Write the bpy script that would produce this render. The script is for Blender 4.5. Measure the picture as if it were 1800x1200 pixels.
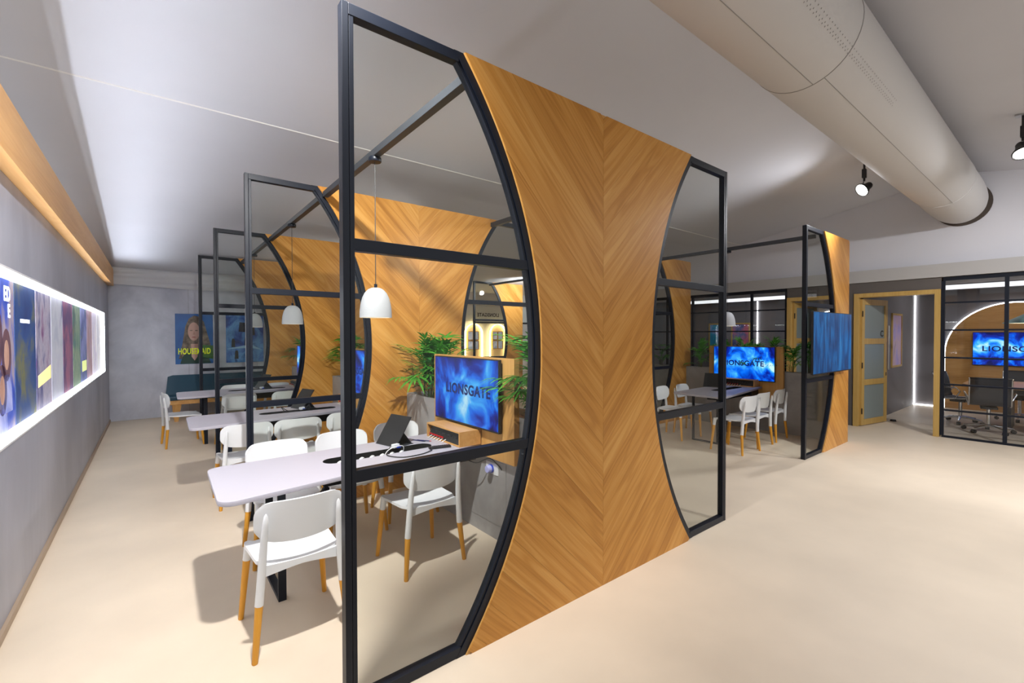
import bpy, bmesh, math, random
from mathutils import Vector, Matrix
S = bpy.context.scene
for o in list(bpy.data.objects): bpy.data.objects.remove(o)
COL = S.collection
PI = math.pi
random.seed(7)

# ------------------------------------------------------------------ camera, world, exposure
F_PX, PITCH, ROLL, YAW, CAM_H = 797.82, -0.0152, -0.0017, 0.6687, 1.6113
fw = Vector((math.sin(YAW)*math.cos(PITCH), math.cos(YAW)*math.cos(PITCH), math.sin(PITCH)))
rt = Vector((math.cos(YAW), -math.sin(YAW), 0)); up = rt.cross(fw)
r2 = rt*math.cos(ROLL)+up*math.sin(ROLL); u2 = up*math.cos(ROLL)-rt*math.sin(ROLL)
cd = bpy.data.cameras.new('camera'); cam = bpy.data.objects.new('camera', cd); COL.objects.link(cam)
cd.sensor_width = 36; cd.lens = 36*F_PX/1800; cd.clip_start = 0.02
cam.matrix_world = Matrix(((r2.x, u2.x, -fw.x, 0), (r2.y, u2.y, -fw.y, 0), (r2.z, u2.z, -fw.z, CAM_H), (0, 0, 0, 1)))
S.camera = cam
w = bpy.data.worlds.new('world'); S.world = w; w.use_nodes = True
w.node_tree.nodes['Background'].inputs[0].default_value = (0.97, 0.98, 1.0, 1)
w.node_tree.nodes['Background'].inputs[1].default_value = .75
vs = S.view_settings
vs.view_transform = 'Standard'; vs.look = 'None'; vs.gamma = 1; vs.use_curve_mapping = False
vs.exposure = 0.2
S.cycles.transparent_max_bounces = 32
S.cycles.max_bounces = 10; S.cycles.diffuse_bounces = 5; S.cycles.glossy_bounces = 4
S.cycles.sample_clamp_indirect = 6

# ceiling spotlights: (x, y, z of the lamp head, aim point, watts, cone degrees)
SPOTS = [
    (7.50, 1.87, 3.56, (4.8, 3.9, 1.3), 190, 145, 1.0),
    (7.28, 0.44, 3.56, (5.6, -0.3, 0.2), 170, 155, .6),
    (0.50, 1.78, 3.58, (1.15, 4.4, 0.3), 520, 118, .7),
    (4.40, -1.30, 3.40, (4.4, 0.0, 0.0), 290, 100, .8),  # added unseen lamp, brightens the open floor
    (6.20, -1.30, 3.40, (8.7, 0.0, 0.9), 430, 115, .7),  # added unseen lamp, lifts the gable and the floor by the doors
    (7.60, 8.60, 2.85, (8.1, 11.2, 2.3), 140, 140, .6),  # added lamp hidden from view, lights the far sign and niches
]

FILL_W = 30  # watts of the added fill lamps behind the partitions

# ------------------------------------------------------------------ helpers
class MB:
    def __init__(s): s.v = []; s.f = []
    def add(s, vs_, fs):
        n = len(s.v); s.v += [tuple(p) for p in vs_]; s.f += [tuple(i+n for i in f) for f in fs]; return s
    def box(s, x0, x1, y0, y1, z0, z1):
        return s.add([(x0,y0,z0),(x1,y0,z0),(x1,y1,z0),(x0,y1,z0),(x0,y0,z1),(x1,y0,z1),(x1,y1,z1),(x0,y1,z1)],
                     [(0,3,2,1),(4,5,6,7),(0,1,5,4),(1,2,6,5),(2,3,7,6),(3,0,4,7)])
    def prism(s, poly, lo, hi, plane='XY'):
        m = {'XY': lambda a, b, c: (a, b, c), 'XZ': lambda a, b, c: (a, c, b), 'YZ': lambda a, b, c: (c, a, b)}[plane]
        n = len(poly)
        vs_ = [m(a, b, lo) for a, b in poly]+[m(a, b, hi) for a, b in poly]
        return s.add(vs_, [tuple(range(n))[::-1], tuple(range(n, 2*n))]+[(i, (i+1) % n, n+(i+1) % n, n+i) for i in range(n)])
    def tube(s, pts, rad, n=10, caps=True):
        pts = [Vector(p) for p in pts]; k = len(pts)
        if not isinstance(rad, (list, tuple)): rad = [rad]*k
        rings = []; t0 = (pts[1]-pts[0]).normalized()
        a = Vector((0, 0, 1)) if abs(t0.z) < .9 else Vector((1, 0, 0))
        u = t0.cross(a).normalized()
        for i in range(k):
            t = (pts[min(i+1, k-1)]-pts[max(i-1, 0)]).normalized()
            u = (u-t*u.dot(t)).normalized(); v = t.cross(u)
            rings.append([pts[i]+(u*math.cos(2*PI*j/n)+v*math.sin(2*PI*j/n))*rad[i] for j in range(n)])
        fs = [(i*n+j, i*n+(j+1) % n, (i+1)*n+(j+1) % n, (i+1)*n+j) for i in range(k-1) for j in range(n)]
        if caps: fs += [tuple(range(n))[::-1], tuple((k-1)*n+j for j in range(n))]
        return s.add([p for r in rings for p in r], fs)
    def lathe(s, prof, n=24, c=(0, 0, 0), mat=None):
        vs_ = []; k = len(prof)
        for r, z in prof:
            for j in range(n): vs_.append(Vector((r*math.cos(2*PI*j/n), r*math.sin(2*PI*j/n), z)))
        if mat is not None: vs_ = [mat @ p for p in vs_]
        vs_ = [(p[0]+c[0], p[1]+c[1], p[2]+c[2]) for p in vs_]
        fs = [(i*n+j, i*n+(j+1) % n, (i+1)*n+(j+1) % n, (i+1)*n+j) for i in range(k-1) for j in range(n)]
        return s.add(vs_, fs)
    def grid(s, fn, nu, nv, thick=None):
        P = [[Vector(fn(i/nu, j/nv)) for j in range(nv+1)] for i in range(nu+1)]
        base = len(s.v); W = nv+1
        idx = lambda i, j: i*W+j
        if not thick:
            return s.add([p for r in P for p in r], [(idx(i,j), idx(i+1,j), idx(i+1,j+1), idx(i,j+1)) for i in range(nu) for j in range(nv)])
        N = (nu+1)*W; Q = []
        for i in range(nu+1):
            for j in range(nv+1):
                du = P[min(i+1, nu)][j]-P[max(i-1, 0)][j]; dv = P[i][min(j+1, nv)]-P[i][max(j-1, 0)]
                nn = du.cross(dv); nn = nn.normalized() if nn.length > 1e-9 else Vector((0, 0, 1))
                Q.append(P[i][j]-nn*thick)
        fs = [(idx(i,j), idx(i+1,j), idx(i+1,j+1), idx(i,j+1)) for i in range(nu) for j in range(nv)]
        fs += [(N+idx(i,j), N+idx(i,j+1), N+idx(i+1,j+1), N+idx(i+1,j)) for i in range(nu) for j in range(nv)]
        for i in range(nu):
            fs.append((idx(i,0), N+idx(i,0), N+idx(i+1,0), idx(i+1,0))); fs.append((idx(i,nv), idx(i+1,nv), N+idx(i+1,nv), N+idx(i,nv)))
        for j in range(nv):
            fs.append((idx(0,j), idx(0,j+1), N+idx(0,j+1), N+idx(0,j))); fs.append((idx(nu,j), N+idx(nu,j), N+idx(nu,j+1), idx(nu,j+1)))
        return s.add([p for r in P for p in r]+Q, fs)
    def build(s, name, mat, parent=None, smooth=0, bevel=0, uv=None, loc=None):
        me = bpy.data.meshes.new(name); me.from_pydata(s.v, [], s.f)
        bm = bmesh.new(); bm.from_mesh(me)
        bmesh.ops.recalc_face_normals(bm, faces=bm.faces)
        if bevel:
            ed = [e for e in bm.edges if len(e.link_faces) == 2 and e.calc_face_angle(0) > .5]
            bmesh.ops.bevel(bm, geom=ed, offset=bevel, segments=2, affect='EDGES', profile=.5, clamp_overlap=True)
        bm.to_mesh(me); bm.free()
        if smooth:
            me.polygons.foreach_set('use_smooth', [True]*len(me.polygons)); me.set_sharp_from_angle(angle=math.radians(smooth))
        if uv:
            l = me.uv_layers.new(name='UVMap')
            for lp in me.loops: l.data[lp.index].uv = uv(me.vertices[lp.vertex_index].co)
        me.materials.append(mat)
        o = bpy.data.objects.new(name, me); COL.objects.link(o)
        if parent is not None: o.parent = parent
        if loc is not None: o.location = loc
        return o

def tag(o, label=None, cat=None, group=None, kind=None):
    if label: o['label'] = label
    if cat: o['category'] = cat
    if group: o['group'] = group
    if kind: o['kind'] = kind
    return o
def thing(name, label, cat, loc=(0, 0, 0), rz=0, group=None):
    o = bpy.data.objects.new(name, None); COL.objects.link(o); o.empty_display_size = .1
    o.location = loc; o.rotation_euler = (0, 0, rz); return tag(o, label, cat, group)
KIDS = {}
def kids(o): return [c for c in bpy.data.objects if c.parent == o]
def dup(o, loc, rz=None, label=None, group=None, scale=None):
    r = o.copy(); COL.objects.link(r); r.location = loc
    if rz is not None: r.rotation_euler = (0, 0, rz)
    if scale: r.scale = (scale,)*3
    if label: r['label'] = label
    if group: r['group'] = group
    for c in kids(o):
        d = c.copy(); COL.objects.link(d); d.parent = r
        for g in kids(c):
            e = g.copy(); COL.objects.link(e); e.parent = d
    return r
def text_mesh(name, body, size, mat, parent, M, extrude=.001, mirror=False, width=None, bold=0):
    cu = bpy.data.curves.new(name, 'FONT'); cu.body = body; cu.size = size; cu.extrude = extrude; cu.align_x = 'CENTER'; cu.align_y = 'CENTER'
    cu.offset = bold; cu.space_character = 1.08
    t = bpy.data.objects.new(name, cu); COL.objects.link(t)
    dg = bpy.context.evaluated_depsgraph_get(); me = bpy.data.meshes.new_from_object(t.evaluated_get(dg))
    bpy.data.objects.remove(t)
    xs = [v.co.x for v in me.vertices]; wd = max(xs)-min(xs); sx = (width/wd) if width else 1
    for v in me.vertices: v.co.x *= (-sx if mirror else sx)
    me.transform(M); me.name = name; me.materials.clear(); me.materials.append(mat)
    o = bpy.data.objects.new(name, me); COL.objects.link(o); o.parent = parent; return o

# ------------------------------------------------------------------ materials
def nodes(name):
    m = bpy.data.materials.new(name); m.use_nodes = True; nt = m.node_tree
    return m, nt, nt.nodes['Principled BSDF']
def setp(b, **k):
    for a, v in k.items():
        b.inputs[a.replace('_', ' ')].default_value = (*v, 1) if isinstance(v, tuple) and len(v) == 3 else v
def plain(name, col, rough=.5, metal=0, spec=.5, noise=0, nscale=8, bump=0, bscale=60):
    m, nt, b = nodes(name); setp(b, Base_Color=col, Roughness=rough, Metallic=metal); b.inputs['Specular IOR Level'].default_value = spec
    if noise or bump:
        tc = nt.nodes.new('ShaderNodeTexCoord')
    if noise:
        n = nt.nodes.new('ShaderNodeTexNoise'); n.inputs['Scale'].default_value = nscale; n.inputs['Detail'].default_value = 6
        r = nt.nodes.new('ShaderNodeValToRGB'); lo = tuple(c*(1-noise) for c in col); hi = tuple(min(1, c*(1+noise)) for c in col)
        r.color_ramp.elements[0].color = (*lo, 1); r.color_ramp.elements[1].color = (*hi, 1)
        r.color_ramp.elements[0].position = .3; r.color_ramp.elements[1].position = .7
        nt.links.new(tc.outputs['Object'], n.inputs['Vector']); nt.links.new(n.outputs['Fac'], r.inputs[0]); nt.links.new(r.outputs[0], b.inputs['Base Color'])
    if bump:
        n2 = nt.nodes.new('ShaderNodeTexNoise'); n2.inputs['Scale'].default_value = bscale; n2.inputs['Detail'].default_value = 4
        bp = nt.nodes.new('ShaderNodeBump'); bp.inputs['Strength'].default_value = bump; bp.inputs['Distance'].default_value = .01
        nt.links.new(tc.outputs['Object'], n2.inputs['Vector']); nt.links.new(n2.outputs['Fac'], bp.inputs['Height']); nt.links.new(bp.outputs[0], b.inputs['Normal'])
    return m
def emit(name, col, strength):
    m, nt, b = nodes(name); setp(b, Base_Color=(.8, .8, .8), Roughness=.4, Emission_Color=col); b.inputs['Emission Strength'].default_value = strength; return m
def wood(name, dark, mid, light, coord='UV', axis='X', k=1.0, rough=.38, contrast=1.0):
    m, nt, b = nodes(name); N = nt.nodes.new; L = nt.links.new
    tc = N('ShaderNodeTexCoord'); oi = N('ShaderNodeObjectInfo')
    off = N('ShaderNodeVectorMath'); off.operation = 'MULTIPLY_ADD'
    cmb = N('ShaderNodeCombineXYZ'); L(oi.outputs['Random'], cmb.inputs[0]); L(oi.outputs['Random'], cmb.inputs[1]); L(oi.outputs['Random'], cmb.inputs[2])
    off.inputs[1].default_value = (17.3, 9.1, 5.7)
    L(cmb.outputs[0], off.inputs[0]); L(tc.outputs[coord if coord == 'UV' else 'Object'], off.inputs[2])
    sp = N('ShaderNodeSeparateXYZ'); L(off.outputs[0], sp.inputs[0]); cx = N('ShaderNodeCombineXYZ')
    for i, a in enumerate({'X': 'XYZ', 'Y': 'YXZ', 'Z': 'ZXY'}[axis]): L(sp.outputs[a], cx.inputs[i])
    mp = N('ShaderNodeMapping'); mp.inputs['Scale'].default_value = (k, k, k); L(cx.outputs[0], mp.inputs[0])
    # broad figure: stretched noise, cathedral rings, fine fibre
    s1 = N('ShaderNodeMapping'); s1.inputs['Scale'].default_value = (.55, 6.5, 6.5); L(mp.outputs[0], s1.inputs[0])
    n1 = N('ShaderNodeTexNoise'); n1.inputs['Scale'].default_value = 1.0; n1.inputs['Detail'].default_value = 3; n1.inputs['Distortion'].default_value = .6; L(s1.outputs[0], n1.inputs[0])
    mul = N('ShaderNodeMath'); mul.operation = 'MULTIPLY'; mul.inputs[1].default_value = 14; L(n1.outputs['Fac'], mul.inputs[0])
    sn = N('ShaderNodeMath'); sn.operation = 'SINE'; m2 = N('ShaderNodeMath'); m2.operation = 'MULTIPLY'; m2.inputs[1].default_value = 1.7; L(mul.outputs[0], m2.inputs[0]); L(m2.outputs[0], sn.inputs[0])
    ab = N('ShaderNodeMath'); ab.operation = 'POWER'; ab2 = N('ShaderNodeMath'); ab2.operation = 'ABSOLUTE'; L(sn.outputs[0], ab2.inputs[0]); L(ab2.outputs[0], ab.inputs[0]); ab.inputs[1].default_value = 3
    s2 = N('ShaderNodeMapping'); s2.inputs['Scale'].default_value = (2.2, 120, 120); L(mp.outputs[0], s2.inputs[0])
    n2 = N('ShaderNodeTexNoise'); n2.inputs['Scale'].default_value = 1; n2.inputs['Detail'].default_value = 5; L(s2.outputs[0], n2.inputs[0])
    s3 = N('ShaderNodeMapping'); s3.inputs['Scale'].default_value = (.35, 8, 8); s3.inputs['Location'].default_value = (3, 7, 1); L(mp.outputs[0], s3.inputs[0])
    n3 = N('ShaderNodeTexNoise'); n3.inputs['Scale'].default_value = 1; n3.inputs['Detail'].default_value = 2; L(s3.outputs[0], n3.inputs[0])
    def madd(a, k, c):
        q = N('ShaderNodeMath'); q.operation = 'MULTIPLY_ADD'; L(a, q.inputs[0]); q.inputs[1].default_value = k
        if isinstance(c, (int, float)): q.inputs[2].default_value = c
        else: L(c, q.inputs[2])
        return q.outputs[0]
    f = madd(n3.outputs['Fac'], .55*contrast, .5-.275*contrast-.06)
    f = madd(ab.outputs[0], -.13*contrast, f); f = madd(n2.outputs['Fac'], .30*contrast, f)
    f = madd(oi.outputs['Random'], .16*contrast, f)
    f = madd(f, 1, -.18*contrast+.08)
    cr = N('ShaderNodeValToRGB'); e = cr.color_ramp.elements
    e[0].position = .22; e[0].color = (*dark, 1); e[1].position = .8; e[1].color = (*light, 1); k = cr.color_ramp.elements.new(.52); k.color = (*mid, 1)
    L(f, cr.inputs[0]); L(cr.outputs[0], b.inputs['Base Color']); b.inputs['Roughness'].default_value = rough; b.inputs['Specular IOR Level'].default_value = .3
    return m
def concrete(name, lo, hi, rough=.6, stretch=(1, 1, 1), scale=1.6):
    m, nt, b = nodes(name); N = nt.nodes.new; L = nt.links.new
    tc = N('ShaderNodeTexCoord'); mp = N('ShaderNodeMapping'); mp.inputs['Scale'].default_value = stretch; L(tc.outputs['Object'], mp.inputs[0])
    n = N('ShaderNodeTexNoise'); n.inputs['Scale'].default_value = scale; n.inputs['Detail'].default_value = 8; n.inputs['Roughness'].default_value = .62; n.inputs['Distortion'].default_value = .5; L(mp.outputs[0], n.inputs[0])
    r = N('ShaderNodeValToRGB'); r.color_ramp.elements[0].position = .32; r.color_ramp.elements[1].position = .68
    r.color_ramp.elements[0].color = (*lo, 1); r.color_ramp.elements[1].color = (*hi, 1); L(n.outputs['Fac'], r.inputs[0]); L(r.outputs[0], b.inputs['Base Color'])
    b.inputs['Roughness'].default_value = rough; return m
def glass(name, tint=(.97, .985, .972), refl=.28, ior=1.45):
    m = bpy.data.materials.new(name); m.use_nodes = True; nt = m.node_tree; nt.nodes.clear(); N = nt.nodes.new; L = nt.links.new
    out = N('ShaderNodeOutputMaterial'); mix = N('ShaderNodeMixShader'); tr = N('ShaderNodeBsdfTransparent'); gl = N('ShaderNodeBsdfGlossy'); fr = N('ShaderNodeFresnel')
    tr.inputs[0].default_value = (*tint, 1); gl.inputs['Roughness'].default_value = .01; gl.inputs[0].default_value = (refl, refl, refl, 1); fr.inputs[0].default_value = ior
    geo = N('ShaderNodeNewGeometry'); mr = N('ShaderNodeMapRange'); mr.inputs['To Min'].default_value = ior; mr.inputs['To Max'].default_value = 1/ior
    L(geo.outputs['Backfacing'], mr.inputs['Value']); L(mr.outputs[0], fr.inputs[0])      # the pane does not bend the ray, so both faces reflect alike
    L(fr.outputs[0], mix.inputs[0]); L(tr.outputs[0], mix.inputs[1]); L(gl.outputs[0], mix.inputs[2]); L(mix.outputs[0], out.inputs[0]); return m
def screen(name, seed, strength=1.0, text=True, streak=False):
    m, nt, b = nodes(name); N = nt.nodes.new; L = nt.links.new
    tc = N('ShaderNodeTexCoord'); mp = N('ShaderNodeMapping'); mp.inputs['Location'].default_value = (seed, seed*.7, seed*1.3); L(tc.outputs['Object'], mp.inputs[0])
    if streak: mp.inputs['Scale'].default_value = (3.2, 1, .55)
    n = N('ShaderNodeTexNoise'); n.inputs['Scale'].default_value = 2.6; n.inputs['Detail'].default_value = 7; n.inputs['Roughness'].default_value = .55; n.inputs['Distortion'].default_value = 1.2; L(mp.outputs[0], n.inputs[0])
    sx = N('ShaderNodeSeparateXYZ'); L(tc.outputs['Object'], sx.inputs[0]); az = N('ShaderNodeMath'); az.operation = 'ABSOLUTE'; L(sx.outputs['Z'], az.inputs[0])
    bs = N('ShaderNodeMath'); bs.operation = 'MULTIPLY_ADD'; bs.inputs[1].default_value = 0 if streak else -.55; bs.inputs[2].default_value = 0 if streak else .10; L(az.outputs[0], bs.inputs[0])
    ad = N('ShaderNodeMath'); ad.operation = 'ADD'; L(n.outputs['Fac'], ad.inputs[0]); L(bs.outputs[0], ad.inputs[1])
    r = N('ShaderNodeValToRGB'); cs = [(.34, (.0, .002, .07)), (.44, (.0, .015, .32)), (.53, (.0, .14, .85)), (.62, (.06, .45, 1)), (.72, (.5, .82, 1))]
    if streak: cs = [(.25, (.0, .012, .06)), (.45, (.003, .05, .17)), (.6, (.006, .11, .32)), (.85, (.04, .24, .52))]
    while len(r.color_ramp.elements) < len(cs): r.color_ramp.elements.new(.5)
    for e, (p, c) in zip(r.color_ramp.elements, cs): e.position = p; e.color = (*c, 1)
    L(ad.outputs[0], r.inputs[0]); L(r.outputs[0], b.inputs['Emission Color']); b.inputs['Emission Strength'].default_value = strength
    setp(b, Base_Color=(.002, .002, .004), Roughness=.3); b.inputs['Specular IOR Level'].default_value = .25; return m
def art(name, cols, seed, strength=0.0, scale=3.0, vertical=True):
    """flat printed picture: soft patches of colour"""
    m, nt, b = nodes(name); N = nt.nodes.new; L = nt.links.new
    tc = N('ShaderNodeTexCoord'); mp = N('ShaderNodeMapping'); mp.inputs['Location'].default_value = (seed*3.1, seed*1.7, seed*2.3); mp.inputs['Scale'].default_value = (1, 1, .7); L(tc.outputs['Object'], mp.inputs[0])
    n = N('ShaderNodeTexNoise'); n.inputs['Scale'].default_value = scale; n.inputs['Detail'].default_value = 9; n.inputs['Roughness'].default_value = .62; n.inputs['Distortion'].default_value = .5; L(mp.outputs[0], n.inputs[0])
    r = N('ShaderNodeValToRGB')
    while len(r.color_ramp.elements) < len(cols): r.color_ramp.elements.new(.5)
    for i, (e, c) in enumerate(zip(r.color_ramp.elements, cols)): e.position = .3+.42*i/max(1, len(cols)-1); e.color = (*c, 1)
    L(n.outputs['Fac'], r.inputs[0]); L(r.outputs[0], b.inputs['Base Color']); b.inputs['Roughness'].default_value = .4
    if strength: L(r.outputs[0], b.inputs['Emission Color']); b.inputs['Emission Strength'].default_value = strength
    return m

M = {}
M['floor'] = plain('floor_resin', (.70, .595, .465), .48, noise=.07, nscale=1.3, spec=.4)
M['conc_left'] = concrete('grey_cement_board', (.315, .33, .395), (.45, .465, .54), .45, (1, .8, .3), 1.6)
M['conc_back'] = concrete('blue_grey_cement_plaster', (.42, .44, .52), (.64, .66, .74), .65, (1, 1, 1), 1.5)
M['conc'] = concrete('grey_concrete_laminate', (.27, .265, .265), (.39, .385, .385), .55, (1, 1, 1), 2.6)
M['ceil'] = plain('white_tent_lining', (.59, .60, .65), .75, noise=.03, nscale=.7, spec=.2)
M['ceil2'] = plain('white_tent_lining_seam', (.75, .74, .72), .7)
M['gable'] = plain('white_gable_lining', (.62, .62, .66), .7, noise=.03, nscale=.9, spec=.2)
M['soffit'] = plain('pale_grey_fascia_board', (.40, .39, .38), .6)
M['taupe'] = plain('dark_taupe_wall', (.095, .083, .076), .6, noise=.06, nscale=1.5)
M['taupe2'] = plain('grey_room_wall', (.15, .14, .145), .6, noise=.05, nscale=1.5)
M['drape'] = plain('white_drape', (.62, .63, .66), .75)
M['black'] = plain('black_powder_coat', (.005, .008, .016), .4, spec=.3)
M['black2'] = plain('black_plastic', (.012, .012, .013), .45)
M['dark'] = plain('dark_grey_steel', (.045, .05, .058), .45, metal=.3)
M['veneer'] = wood('oak_veneer_strip', (.34, .132, .018), (.54, .248, .048), (.69, .375, .105), 'UV', rough=.36)
M['oak'] = wood('oak_edge', (.45, .23, .06), (.60, .33, .10), (.72, .45, .17), 'OBJ', 'Z', rough=.4, contrast=.7)
M['oak_z'] = wood('oak_upright_grain', (.42, .21, .055), (.56, .30, .09), (.68, .40, .15), 'OBJ', 'Z', rough=.4, contrast=.7)
M['oak_y'] = wood('oak_fascia', (.45, .22, .06), (.62, .33, .11), (.72, .43, .17), 'OBJ', 'Y', rough=.4, contrast=.8)
M['leg'] = wood('beech_leg', (.58, .25, .025), (.72, .34, .04), (.80, .42, .07), 'OBJ', 'Z', 2, rough=.4, contrast=.5)
M['bamboo'] = wood('bamboo_door', (.36, .22, .055), (.48, .31, .095), (.58, .40, .15), 'OBJ', 'Z', 1.5, rough=.4, contrast=.6)
M['white'] = plain('white_polypropylene', (.80, .82, .84), .34, spec=.5)
M['table'] = plain('lavender_grey_table_laminate', (.47, .455, .52), .42)
M['table_edge'] = plain('grey_table_edge', (.33, .32, .35), .5)
M['teal'] = plain('dark_teal_table_laminate', (.010, .05, .085), .4)
M['glass'] = glass('clear_glass')
M['glass_far'] = glass('room_glass', (.93, .94, .95), .5)
M['frost'] = plain('frosted_glass', (.20, .24, .235), .35, spec=.6)
M['duct'] = plain('white_fabric_duct', (.57, .56, .555), .8, spec=.1)
M['duct_seam'] = plain('grey_stitching', (.30, .29, .28), .8)
M['shade'] = plain('pale_grey_concrete_shade', (.40, .41, .43), .75, bump=.15, bscale=90)
M['shade_in'] = plain('white_enamel', (.85, .82, .76), .5)
M['bulb'] = emit('warm_bulb', (1, .78, .5), 5)
M['led'] = emit('cool_white_led', (.93, .97, 1), 22)
M['led_soft'] = emit('soft_white_diffuser', (.93, .96, 1), 1.3)
M['led_room'] = emit('room_led_strip', (.95, .97, 1), 8)
M['led_warm'] = emit('warm_led_strip', (1, .72, .32), 9)
M['lens'] = emit('lamp_lens', (1, .98, .94), 9)
M['cord'] = plain('black_cord', (.015, .015, .016), .5)
M['wcord'] = plain('white_cord', (.8, .8, .8), .45)
M['chrome'] = plain('polished_aluminium', (.75, .76, .78), .18, metal=1)
M['steel'] = plain('brushed_steel', (.5, .5, .5), .35, metal=1)
M['mesh'] = plain('charcoal_mesh', (.035, .035, .038), .6)
M['soil'] = plain('brown_bark_mulch', (.14, .065, .03), .9, noise=.6, nscale=40, bump=.8, bscale=60)
M['leaf'] = plain('palm_leaf_green', (.07, .33, .03), .42, noise=.5, nscale=6)
M['leaf2'] = plain('deep_leaf_green', (.03, .17, .03), .4, noise=.5, nscale=6)
M['stem'] = plain('green_brown_stem', (.13, .12, .04), .6)
M['dry'] = plain('dry_brown_stem', (.20, .10, .04), .7)
M['red'] = plain('red_knob', (.55, .015, .02), .4)
M['blue'] = plain('blue_plug', (.02, .06, .5), .4)
M['navy'] = emit('navy_screen_lettering', (.0, .006, .10), .9); setp(M['navy'].node_tree.nodes['Principled BSDF'], Base_Color=(.0, .002, .02))
M['blackprint'] = plain('black_print', (.02, .02, .02), .6)
M['yellowprint'] = emit('yellow_green_print', (.62, .72, .0), .25); setp(M['yellowprint'].node_tree.nodes['Principled BSDF'], Base_Color=(.45, .52, .0))
M['whiteprint'] = plain('white_print', (.75, .75, .75), .5)
M['skin'] = plain('printed_skin_tone', (.52, .33, .27), .5)
M['hair'] = plain('printed_brown_hair', (.15, .115, .085), .5, noise=.75, nscale=11)
M['darkfill'] = plain('matt_black', (.004, .004, .004), .9)

# ------------------------------------------------------------------ setting
XL_W, Y_B, X_R = -0.655, 11.24, 9.64
tag(MB().box(-1.2, 14.6, -6, 11.6, -.06, 0).build('floor', M['floor']), kind='structure')

# ceiling of the tent: ridge along X, fold, eave on the back wall
RID = (1.25, 4.09); FOLD = (4.55, 3.49); EAVE = (11.26, 2.868)
c = tag(MB().prism([(RID[0], RID[1]), (FOLD[0], FOLD[1]), (FOLD[0], FOLD[1]+.05), (RID[0], RID[1]+.05)], -2.6, 9.9, 'YZ').build('ceiling', M['ceil']), kind='structure')
MB().prism([FOLD, EAVE, (EAVE[0], EAVE[1]+.05), (FOLD[0], FOLD[1]+.05)], -2.6, 9.9, 'YZ').build('lower_lining', M['ceil'], c)
MB().prism([(-1.6, 3.56), RID, (RID[0], RID[1]+.05), (-1.6, 3.61)], -2.6, 9.9, 'YZ').build('front_lining', M['ceil'], c)
MB().tube([(-2.6, FOLD[0], FOLD[1]+.001), (9.9, FOLD[0], FOLD[1]+.001)], .008, 6).build('fold_welt', M['ceil2'], c)

# left wall with the recess of the lightbox
LB0, LB1, LZ0, LZ1 = 2.2, 10.42, .985, 2.005
wl = MB(); x0 = XL_W-.2
wl.box(x0, XL_W, -6, 11.4, 0, LZ0); wl.box(x0, XL_W, -6, 11.4, LZ1, 2.53); wl.box(x0, XL_W, -6, LB0, LZ0, LZ1); wl.box(x0, XL_W, LB1, 11.4, LZ0, LZ1)
wall_left = tag(wl.build('wall_left', M['conc_left']), kind='structure')
tag(MB().box(x0, XL_W+.085, -6, Y_B-.002, 2.53, 2.835).build('trim_1', M['oak_y']), kind='structure')
tag(MB().box(XL_W, XL_W+.018, -6, Y_B-.02, 0.0, .045).build('baseboard_left', plain('pale_oak_skirting', (.42, .32, .23), .5)), kind='structure')

# back wall in cement panels with fine joints
wb = tag(MB().box(-.86, 10.2, Y_B+.012, Y_B+.12, 0, 2.9).build('wall_back', M['darkfill']), kind='structure')
xs = [XL_W, .56, 1.78, 3.0, 4.22, 5.44, 6.66]
for a, b_ in zip(xs, xs[1:]): MB().box(a+.0015, b_-.0015, Y_B, Y_B+.012, 0.002, 2.62).build('wall_panel', M['conc_back'], wb)
def drape(u, v):
    x = XL_W+u*7.6; z = 2.545+v*.33
    return (x, Y_B-.03-.05*v-.018*math.sin(v*9+x*1.1)-.010*math.sin(v*17-x*2.3), z-.02*math.sin(x*1.7)*(1-v))
dr = tag(MB().grid(drape, 60, 14, .004).build('fabric_valance', M['drape'], smooth=60), 'loose white fabric valance swagged along the top of the far grey wall', 'valance')

# right side: gable wall, fascia and the dark wall with rooms behind
tag(MB().box(9.80, 9.9, -6, 11.4, 2.4, 4.3).build('wall_gable', M['gable']), kind='structure')
tag(MB().box(9.60, 9.80, -6, 11.3, 2.495, 2.70).build('trim_2', M['soffit']), kind='structure')
MB_ = MB()
for (y0, y1, z0, z1) in [(1.412, 2.53, 2.31, 2.495), (2.53, 2.62, 0, 2.495), (2.62, 3.60, 2.31, 2.495), (6.9, 11.3, 0, 2.495), (-6, -1.32, 0, 2.495)]:
    MB_.box(9.64, 9.80, y0, y1, z0, z1)
tag(MB_.build('wall_right', M['taupe']), kind='structure')

# ------------------------------------------------------------------ curved partitions
HALF, PH, FW = 1.6265, 3.0, .05
WA = .5225; SAG = .5115; RAD = (1.5**2+SAG**2)/(2*SAG); CU = WA+RAD
def warc(z, d=0): return CU-math.sqrt(max(0, (RAD-d)**2-(z-1.5)**2))     # half width of the panel at height z, d metres outside it
def uv_strip(s): return lambda co: ((co.z+s*co.x)*.7071, (co.z-s*co.x)*.7071)
def strip_poly(z0a, z0b, n=7):
    inn, out = [], []
    for i in range(n+1):
        z0 = z0a+(z0b-z0a)*i/n; lo = max(0, -z0); hi = 3-z0
        if hi <= lo: continue
        u = lo
        if warc(z0+lo)-lo <= 0: continue
        a, b = lo, hi
        if warc(3)-hi >= 0: u = hi
        else:
            for _ in range(40):
                m_ = (a+b)/2
                if m_ < warc(min(3, z0+m_)): a = m_
                else: b = m_
            u = a
        if u-lo < .004: continue
        inn.append((lo, z0+lo)); out.append((u, z0+u))
    p = inn+out[::-1]; q = []
    for t in p:
        if not q or (abs(t[0]-q[-1][0])+abs(t[1]-q[-1][1])) > 1e-4: q.append(t)
    return q if len(q) > 2 else None
ZS = [PH*i/40 for i in range(41)]
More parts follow.
